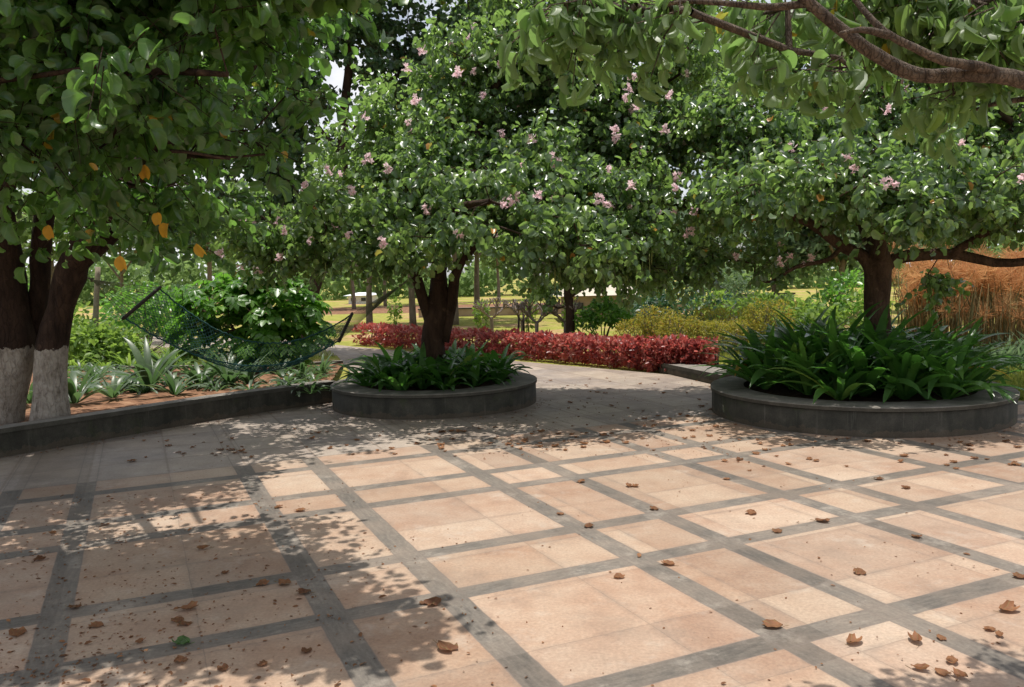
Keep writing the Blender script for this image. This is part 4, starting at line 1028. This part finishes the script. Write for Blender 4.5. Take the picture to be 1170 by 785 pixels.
# larger planter: a dense mound of broad straps
pr = [strap_plant('strap_leaf_plant', 'plant', 24, .98, .102, M['strap_leaf'], .85, 1.18) for _ in range(3)] + [strap_plant('strap_leaf_plant', 'plant', 22, .88, .085, M['strap_leaf'], 1.2, .9, 1)]
sp_ = []
for k in range(46):
    a = k * 2.39996; r = 1.16 * math.sqrt((k + .5) / 46)
    sp_.append((PR[0] + .05 + r * math.cos(a), PR[1] + r * math.sin(a), .25 + .10 * (1 - r / 1.3), random.uniform(.85, 1.15) * (1.12 - .15 * r), random.uniform(0, 6.28)))
scatter_plants(pr, sp_, 'glossy dark green strap-leaved plant packed into the larger planter around the spreading tree', 'strap-leaved plants in the larger planter')
pc = [strap_plant('broad_leaf_plant', 'plant', 16, .64, .105, M['strap_leaf'], 1.0, 1.1) for _ in range(3)]
sp_ = []
for k in range(30):
    a = k * 2.39996; r = .92 * math.sqrt((k + 1.5) / 31)
    sp_.append((PC[0] + r * math.cos(a), PC[1] + r * math.sin(a), .25, random.uniform(.8, 1.1), random.uniform(0, 6.28)))
scatter_plants(pc, sp_, 'broad-leaved dark green plant ringing the foot of the flowering tree in the smaller planter', 'broad-leaved plants in the smaller planter')
# bed plants behind the low wall
pbd = [strap_plant('lily_plant', 'plant', 17, .66, .085, M['bed_leaf'], .8, 1.15) for _ in range(3)]
bed = [(85, 462, 1.0, 'dark lily plant close against the right of the whitewashed stem'), (130, 455, .75, 'low dark lily plant at the wall right of the whitewashed tree'), (172, 445, 1.25, 'tallest pale-edged lily plant in the bed under the hammock'), (200, 452, .8, 'dark low lily plant beside the tallest one in the bed'),
       (228, 440, .9, 'lily plant left of the dense fine-leaved clump'), (262, 440, .95, 'dense dark lily clump below the lowest point of the hammock'), (285, 438, .8, 'lily plant just right of the dense dark clump'), (345, 432, .6, 'small lily plant near the junction of wall and smaller planter'), (368, 428, .55, 'smallest lily plant at the end of the bed by the smaller planter'),
       (35, 462, .8, 'dark lily plant between the two whitewashed stems'), (190, 428, .95, 'lily plant at the back kerb behind the tallest one'), (322, 432, .6, 'small lily plant under the right half of the hammock'), (108, 436, .7, 'lily plant below the wooden post'), (242, 430, .7, 'lily plant at the back kerb under the hammock')]
for i, (px, py, s, lab) in enumerate(bed):
    b = gp(px, py, .18)
    if i < 3:
        o = pbd[i]; o.location = tuple(map(float, b)); o.scale = (s,) * 3; o['label'] = lab; o['group'] = 'lily plants in the bed'
    else: dup(pbd[i % 3], b, random.uniform(0, 6.28), s, lab, 'lily plants in the bed')
sp_ = []
for k in range(52):
    px, py = random.uniform(60, 385), random.uniform(423, 450)
    b = gp(px, py, .17); sp_.append((b[0], b[1] + .1, .15, random.uniform(.4, .85), random.uniform(0, 6.28)))
pls = [strap_plant('low_lily', 'plant', 14, .55, .07, M['bed_leaf'], 1.1, .9) for _ in range(2)]
scatter_plants(pls, sp_, 'small lily plant filling the red-earth bed between the larger lilies', 'small lilies in the bed')
# lush strappy ground plants behind, left
pgl = [strap_plant('garden_lily', 'plant', 22, .62, .06, M['lime_leaf'], .9, 1.1) for _ in range(2)]
sp_ = []
for k in range(34):
    px = random.uniform(70, 215); Y = random.uniform(14.2, 18.5); p = at(px, 380, Y); sp_.append((p[0], p[1], -.01, random.uniform(.7, 1.1), random.uniform(0, 6.28)))
scatter_plants(pgl, sp_, 'bright green strappy lily in the sunny border behind the wooden post', 'bright lilies behind the post')
# one broad plant at the hedge
b = gp(672, 398); o = strap_plant('young_banana', 'plant', 7, .55, .14, M['lime_leaf'], .5, 1.25); o.location = tuple(map(float, b + (0, .6, 0))); o['label'] = 'bright broad-leaved plant poking above the red hedge beside the round shrub'

# ------------------------------------------------------------------ dry papyrus at the right
def papyrus(tufts, h):
    t = thing('papyrus', '', 'plant'); st, tf = MB(), MB()
    for k in range(tufts):
        x, y = rng.normal(0, .22, 2); hh = h * random.uniform(.5, 1.08)
        top = np.array((x + rng.normal(0, .12), y + rng.normal(0, .12), hh)); st.tube(bez([(x * .6, y * .6, -.02), (x, y, hh * .55), top], 6), np.linspace(.010, .005, len(bez([(0, 0, 0), (x, y, .5), top], 6))), 4, a=random.random())
        m_ = 64; D = nrm(rng.normal(0, 1, (m_, 3)) + np.array((0, 0, .35)))
        tf.blades(np.repeat(top[None], m_, 0), D, nrm(np.cross(D, rng.normal(0, 1, (m_, 3)))), rng.uniform(.14, .26, m_) * np.array(1.0), T([(0, 0, 0), (.024, .5, 0), (0, 1, -.1), (-.024, .5, 0)], [(0, 1, 2, 3)]), np.clip(rng.random(m_) * .3 + random.random() * .55 + (hh / h - .75) * .7, 0, 1))
    for k in range(14):
        x, y = rng.normal(0, .25, 2); st.tube([(x, y, -.02), (x + rng.normal(0, .1), y + rng.normal(0, .1), h * random.uniform(.4, .9))], [.008, .004], 4, a=random.random())
    st.build('branches', M['reed'], t); tf.build('foliage', M['straw'], t)
    return t
PP = [papyrus(11, 1.5), papyrus(10, 1.65), papyrus(12, 1.35)]
pp = []
for k in range(40):
    px = random.uniform(1035, 1215); Y = random.uniform(12.2, 16.5); p = at(px, 400, Y); pp.append((p[0], p[1], -.01, random.uniform(.85, 1.12), random.uniform(0, 6.28)))
scatter_plants(PP, pp, 'dry orange-tufted papyrus clump in the reed bed beyond the larger planter', 'dry papyrus beyond the larger planter')
pgr = [strap_plant('grey_lily', 'plant', 20, .7, .05, M['grey_leaf'], .6, 1.3) for _ in range(2)]
sp_ = []
for k in range(14):
    px = random.uniform(1085, 1210); p = at(px, 400, random.uniform(11.2, 12.2)); sp_.append((p[0], p[1], -.01, random.uniform(.7, 1.1), random.uniform(0, 6.28)))
scatter_plants(pgr, sp_, 'grey-green strappy plant at the foot of the dry papyrus', 'grey-green plants below the papyrus')

# ------------------------------------------------------------------ hammock, post
hm = thing('hammock', 'blue-green net hammock with dark spreader bars slung between the whitewashed tree and the flowering tree', 'hammock', at(280, 400, 9.3))
loc = np.array(hm.location)
La, Lb = at(142, 363, 8.7), at(182, 329, 9.4)           # left spreader bar ends (near, far)
Ra, Rb = at(388, 389, 9.6), at(402, 359, 10.2)
for a_, b_ in ((La, Lb), (Ra, Rb)):
    mb = MB(); e = (b_ - a_) * .04; mb.tube([a_ - e, a_, (a_ + b_) / 2, b_, b_ + e], [.016, .02, .021, .02, .016], 8); mb.build('spreader_bar', M['bar_wood'], hm, origin=loc)
NU, NV = 112, 30
uu, vv = np.linspace(0, 1, NU), np.linspace(0, 1, NV)
G = np.zeros((NU, NV, 3))
for i, u in enumerate(uu):
    A_, B_ = La + (Ra - La) * u, Lb + (Rb - Lb) * u
    sgE, sgM = 4 * u * (1 - u) * .34 + .10 * math.sin(PI * u), 0
    for j, v in enumerate(vv):
        p = A_ + (B_ - A_) * v; belly = 4 * v * (1 - v)
        pinch = 1 - .25 * math.sin(PI * u); p = (A_ + B_) / 2 + (p - (A_ + B_) / 2) * pinch
        p[2] -= sgE + belly * (.16 * math.sin(PI * u) + .02); G[i, j] = p + rng.normal(0, .003, 3)
net = MB()
P0, P1 = [], []
for i in range(NU - 1):
    for j in range(NV):
        for dj in (-1, 1):
            if 0 <= j + dj < NV and (i + j) % 2 == 0: P0.append(G[i, j]); P1.append(G[i + 1, j + dj])
            if 0 <= j + dj < NV and (i + j) % 2 == 1 and False: pass
for i in range(1, NU):
    for j in range(NV):
        for dj in (-1, 1):
            if 0 <= j + dj < NV and (i + j) % 2 == 0: P0.append(G[i, j]); P1.append(G[i - 1, j + dj])
net.segs(np.array(P0), np.array(P1), np.full(len(P0), .0022), .0022, 3)
net.build('netting', M['net'], hm, origin=loc)
ed = MB(); ed.tube(G[:, 0] + rng.normal(0, .003, (NU, 3)), .009, 6); ed.tube(G[:, -1] + rng.normal(0, .003, (NU, 3)), .009, 6); ed.build('edge_rope', M['net'], hm, origin=loc)
hkL, hkR = at(88, 312, 8.4), at(474, 314, 10.25)
for a_, b_, hk in ((La, Lb, hkL), (Ra, Rb, hkR)):
    mb = MB(); P0 = [a_ + (b_ - a_) * t for t in np.linspace(0, 1, 13)]
    knot = hk + ((a_ + b_) / 2 - hk) * .22
    mb.segs(np.array(P0), np.array([knot] * 13), .003, .003, 4); mb.tube([knot, hk], .011, 6); mb.tube([knot - (hk - knot) * .06, knot, knot + (hk - knot) * .08], [.012, .028, .012], 8)
    mb.build('cord_harness', M['rope'], hm, origin=loc)
b = gp(107, 414); b2 = at(112, 305, float(b[1]))
mb = MB(); l = bez([b - (0, 0, .1), b * .5 + b2 * .5, b2], 8); mb.tube(l, np.linspace(.062, .05, len(l)), 10, wob=.03)
tag(mb.build('wooden_post', M['post_wood']), 'plain weathered wooden post standing in the garden behind the bed', 'post')

# ------------------------------------------------------------------ far buildings, sign
def house(label, px0, px1, Y, h_wall, h_roof, wallm, roofm, d=4.0, win=2):
    x0, x1 = at(px0, 340, Y)[0], at(px1, 340, Y)[0]; c = (x0 + x1) / 2; w_ = x1 - x0
    t = thing('low_building', label, 'building', (c, Y, 0))
    mb = MB(); mb.box((0, d / 2, h_wall / 2 - .05), (w_, d, h_wall + .1)); mb.build('wall', wallm, t, False)
    mb = MB(); e = .3
    v = [(-w_ / 2 - e, -e, h_wall), (w_ / 2 + e, -e, h_wall), (w_ / 2 + e, d + e, h_wall), (-w_ / 2 - e, d + e, h_wall), (-w_ / 2 + .3, d / 2, h_wall + h_roof), (w_ / 2 - .3, d / 2, h_wall + h_roof)]
    mb.add(v, [(0, 1, 5, 4), (2, 3, 4, 5)], [(1, 2, 5), (3, 0, 4)]); mb.add([(x, y, z - .003) for x, y, z in v[:4]], [(3, 2, 1, 0)]); mb.build('roof', roofm, t, False)
    for k in range(win):
        wx = -w_ / 2 + w_ * (k + .5) / win
        mb = MB(); mb.box((wx, -.02, h_wall * .52), (min(.7, w_ / win * .45), .06, h_wall * .4)); mb.build('window', M['dark_opening'], t, False)
    return t
hs = house('low pink-walled building with a pale sloping roof far behind the round green shrub', 646, 730, 28, .86, .36, M['brick_wall'], M['plaster'], 2.5, 3)
mb = MB(); an = np.linspace(0, 2 * PI, 20, endpoint=False); cx = at(688, 331, 27.9); 

mb.add(np.concatenate([np.c_[cx[0] + .09 * np.cos(an), np.full(20, 27.6), cx[2] + .16 * np.sin(an)], [[cx[0], 27.54, cx[2]]], np.c_[cx[0] + .09 * np.cos(an), np.full(20, 27.64), cx[2] + .16 * np.sin(an)]]),
       [(k, (k + 1) % 20, 21 + (k + 1) % 20, 21 + k) for k in range(20)], [(20, k, (k + 1) % 20) for k in range(20)])
mb.tube([(cx[0], 27.64, cx[2] - .05), (cx[0], 27.9, .9)], .02, 6)
tag(mb.build('satellite_dish', M['bar_wood']), 'dark round dish fixed on the pale roof of the pink building', 'dish')
house('small white building seen between the far trees above the hammock rope', 398, 421, 56, .55, .18, M['white_wall'], M['white_wall'], 4, 2)
gw = thing('garden_wall', 'plain grey wall half hidden behind the golden shrubs beside the round blue sign', 'wall', (*at(868, 340, 24.6)[:2], 0))
mb = MB(); mb.box((0, 0, .40), (2.0, .15, .86)); mb.build('wall_face', M['grey_wall'], gw, False)
mb = MB(); mb.box((0, 0, .86), (2.05, .2, .05)); mb.build('coping', M['coping'], gw, False)
bw = thing('boundary_wall', 'long low reddish wall along the far side of the lawn', 'wall', (*at(660, 352, 34)[:2], 0))
mb = MB(); mb.box((0, 0, .14), (13, .2, .3)); mb.build('wall_face', M['brick_wall'], bw, False)
mb = MB(); mb.box((0, 0, .32), (13.05, .26, .05)); mb.build('coping', M['coping'], bw, False)
sg = thing('round_sign', 'round pale blue sign on a short post behind the golden shrubs', 'sign', (*at(834, 342, 24)[:2], 0))
zc = at(834, 341, 24)[2]
mb = MB(); mb.tube([(0, .03, -.05), (0, .03, zc)], .03, 8); mb.build('post', M['metal'], sg)
mb = MB(); mb.tube([(0, -.012, zc), (0, .012, zc)], .22, 28); mb.build('sign_face', M['sign_blue'], sg, False)
mb = MB(); an = np.linspace(0, 2 * PI, 29); mb.tube(np.c_[.22 * np.cos(an), np.full(29, -.01), zc + .22 * np.sin(an)], .014, 6, cap=False); mb.build('rim', M['white_wall'], sg)

# ------------------------------------------------------------------ grass
def grass_patch(name, pts, h, label=None):
    mb = MB(); n = len(pts)
    ax = nrm(rng.normal(0, .45, (n, 3)) + np.array((0, 0, 1.0)))
    mb.blades(pts, ax, nrm(rng.normal(0, 1, (n, 3))), rng.uniform(h * .5, h, n), T([(-.05, 0, 0), (.05, 0, 0), (.03, .6, .05), (0, 1, .2), (-.03, .6, .05)], [(0, 1, 2, 4)], [(4, 2, 3)]))
    o = mb.build(name, M['grass']); o['kind'] = 'stuff'; o['label'] = label
def region(px, n):
    pl = np.array([gp(*p)[:2] for p in px]); lo, hi = pl.min(0), pl.max(0); out = []
    while sum(map(len, out)) < n:
        q = lo + rng.random((4000, 2)) * (hi - lo); ins = np.zeros(4000, bool); j = len(pl) - 1
        for i in range(len(pl)):
            c_ = ((pl[i, 1] > q[:, 1]) != (pl[j, 1] > q[:, 1])) & (q[:, 0] < (pl[j, 0] - pl[i, 0]) * (q[:, 1] - pl[i, 1]) / (pl[j, 1] - pl[i, 1] + 1e-12) + pl[i, 0]); ins ^= c_; j = i
        out.append(q[ins])
    q = np.concatenate(out)[:n]; return np.c_[q, np.full(n, -.015)]
grass_patch('grass', region([(60, 421), (330, 417), (385, 408), (370, 398), (60, 398)], 16000), .11, 'sunny yellow-green grass behind the planting bed')
grass_patch('tall_grass', region([(1060, 452), (1175, 456), (1250, 430), (1150, 415), (1060, 425)], 7000), .30, 'pale tall grass beyond the right end of the larger planter')
grass_patch('rough_grass', region([(700, 402), (835, 417), (960, 420), (960, 404), (720, 396)], 7000), .16, 'rough grass under the golden shrubs')

# ------------------------------------------------------------------ fallen leaves
def dry_leaf(curl, mat, L=.1):
    tv, f4, f3 = LOBED_HI
    v = tv.copy() * L; x = v[:, 0] / (L * .47)
    y = v[:, 1] / L - .5
    v[:, 2] = .012 + curl * L * (.42 * x ** 2 * .5 + .28 * (y * 2) ** 2 * .6) + rng.normal(0, .0045, len(v))
    v[:, 0] *= 1 - .35 * curl; v[:, 1] -= L * .5; v[:, 2] -= v[:, 2].min() - .002
    mb = MB(); mb.add(v, f4, None, np.full(len(v), random.random()), tv)
    mb.tube([(0, -L * .5, .004), (rng.normal(0, .01), -L * .8, .012)], .0012, 4)
    o = mb.build('fallen_leaf', mat); return o
DL = [dry_leaf(c_, M['dry_leaf'], L) for c_, L in ((.12, .10), (.35, .09), (.6, .10), (.2, .08), (1.0, .085), (.4, .07), (.8, .11))]
first = {i: True for i in range(len(DL))}
def put_leaf(p, k, s, label, group, rz=None, tilt=0.0):
    if first[k]: o = DL[k]; first[k] = False
    else: o = DL[k].copy(); col.objects.link(o)
    o.location = (float(p[0]), float(p[1]), .0015 + tilt * .02); o.scale = (s,) * 3
    o.rotation_euler = (random.uniform(-.12, .12) + tilt, random.uniform(-.12, .12), random.uniform(0, 6.28) if rz is None else rz)
    tag(o, label, 'fallen leaf', group)
g_sun, l_sun = 'dry leaves on the sunlit paving', 'curled dry brown leaf lying on the sunlit orange paving'
for px, py, s in ((510, 742, 1.1), (325, 668, 1.0), (347, 678, .9), (495, 690, 1.0), (882, 716, .9), (1052, 766, .8), (1096, 774, .8), (1088, 757, .6), (1076, 770, .6), (1045, 733, 1.0), (1152, 698, .9), (1130, 720, .5), (1142, 727, .6), (982, 655, .9), (888, 608, .8), (940, 596, 1.1), (747, 582, .9),
                  (718, 556, .8), (725, 556, .8), (673, 602, .8), (830, 548, .6), (858, 587, .8), (1004, 548, .8), (1165, 660, .9), (1035, 558, .8), (1047, 614, .7), (707, 660, .6), (763, 645, .8), (232, 628, .9), (318, 580, .8), (343, 584, .8), (257, 655, .6), (300, 668, .7), (483, 690, .5), (664, 551, .7), (976, 735, .8), (1075, 730, .5), (640, 588, .5)):
    put_leaf(gp(px, py), random.randrange(7), s, l_sun, g_sun)
g2, l2 = 'dry leaves in the tree shadow on the left', 'dry leaf lying in the tree shadow at the lower left of the paving'
for px, py, s in ((203, 710, .8), (212, 714, .7), (206, 757, .9), (215, 697, .9), (110, 716, .7), (45, 640, .8), (85, 695, .7), (160, 735, .6), (20, 725, .8), (120, 600, .7), (60, 610, .6), (255, 765, .6), (300, 760, .6), (350, 745, .6)):
    put_leaf(gp(px, py), random.randrange(7), s, l2, g2)
ol = dry_leaf(.25, M['green_fallen'], .08); p = gp(208, 736); ol.location = (float(p[0]), float(p[1]), .003); ol.rotation_euler = (0, 0, 1.2); tag(ol, 'single green leaf lying in the shadow at the lower left of the paving', 'fallen leaf')
g3, l3 = 'dry leaves between the planters', 'dry leaf lying on the shaded paving between the two round planters'
for k in range(130):
    px = random.uniform(560, 830); py = 430 + 85 * random.random() ** .8
    if (px - 497) ** 2 / 125 ** 2 + (py - 455) ** 2 / 30 ** 2 < 1: continue
    put_leaf(gp(px, py), random.randrange(7), random.choice((.3, .4, .5, .65, .8)), l3, g3)
g4, l4 = 'dry leaves in front of the planters', 'dry leaf lying in the shade in front of the smaller planter and low wall'
for k in range(70):
    px = random.uniform(150, 620); py = 490 + random.random() * 32 + max(0, (300 - px) * .06)
    put_leaf(gp(px, py), random.randrange(7), random.choice((.3, .4, .5, .65, .8)), l4, g4)
g5, l5 = 'dry leaves in front of the larger planter', 'dry leaf lying in the dappled shade in front of the larger planter'
for k in range(48):
    px = random.uniform(820, 1170); py = 503 + 40 * random.random() ** 1.6
    put_leaf(gp(px, py), random.randrange(7), random.choice((.35, .5, .6, .8)), l5, g5)
for i, f_ in first.items():
    if f_: bpy.data.objects.remove(DL[i])
# crumbs of leaf and flower litter, too many to count
mb = MB(); px = np.concatenate([rng.uniform(-20, 480, 1500) * rng.random(1500) ** .4, rng.uniform(200, 1180, 330), rng.uniform(540, 840, 1100)])
py = np.concatenate([560 + 240 * rng.random(1500), 530 + 270 * rng.random(330), 430 + 95 * rng.random(1100)])
pts = np.array([gp(a, b_) for a, b_ in zip(px, py)]); pts[:, 2] = .004; n = len(pts)
home = rng.integers(0, n, n); near = rng.random(n) < .6; pts[near, :2] = pts[home[near] // 14 * 14 % n, :2] + rng.normal(0, .16, (near.sum(), 2))

def beside(line, k):
    j = rng.integers(0, len(line), k); return np.c_[line[j] + rng.normal(0, .04, (k, 2)), np.full(k, .004)]
def ring(c, R, k):
    t = rng.uniform(PI, 2 * PI, k); r = R + .02 + np.abs(rng.normal(0, .10, k)); return np.c_[c[0] + r * np.cos(t), c[1] + r * np.sin(t), np.full(k, .004)]
pts = np.concatenate([pts, beside(offset(wline[20:], -.05 - .0), 260), beside(offset(wline[20:], -.16), 200), ring(PC, PCR, 260), ring(PR, PRR, 320)]); n = len(pts)

an = rng.random(n) * 6.28
mb.blades(pts, np.c_[np.cos(an), np.sin(an), rng.normal(0, .25, n)], np.c_[rng.normal(0, .3, (n, 2)), np.ones(n)], np.clip(rng.lognormal(-4.3, .45, n), .006, .045), OVAL, rng.random(n) * .6)
o = mb.build('leaf_litter', M['dry_leaf']); o['kind'] = 'stuff'; o['label'] = 'fine crumbs of dry leaf scattered over the paving'
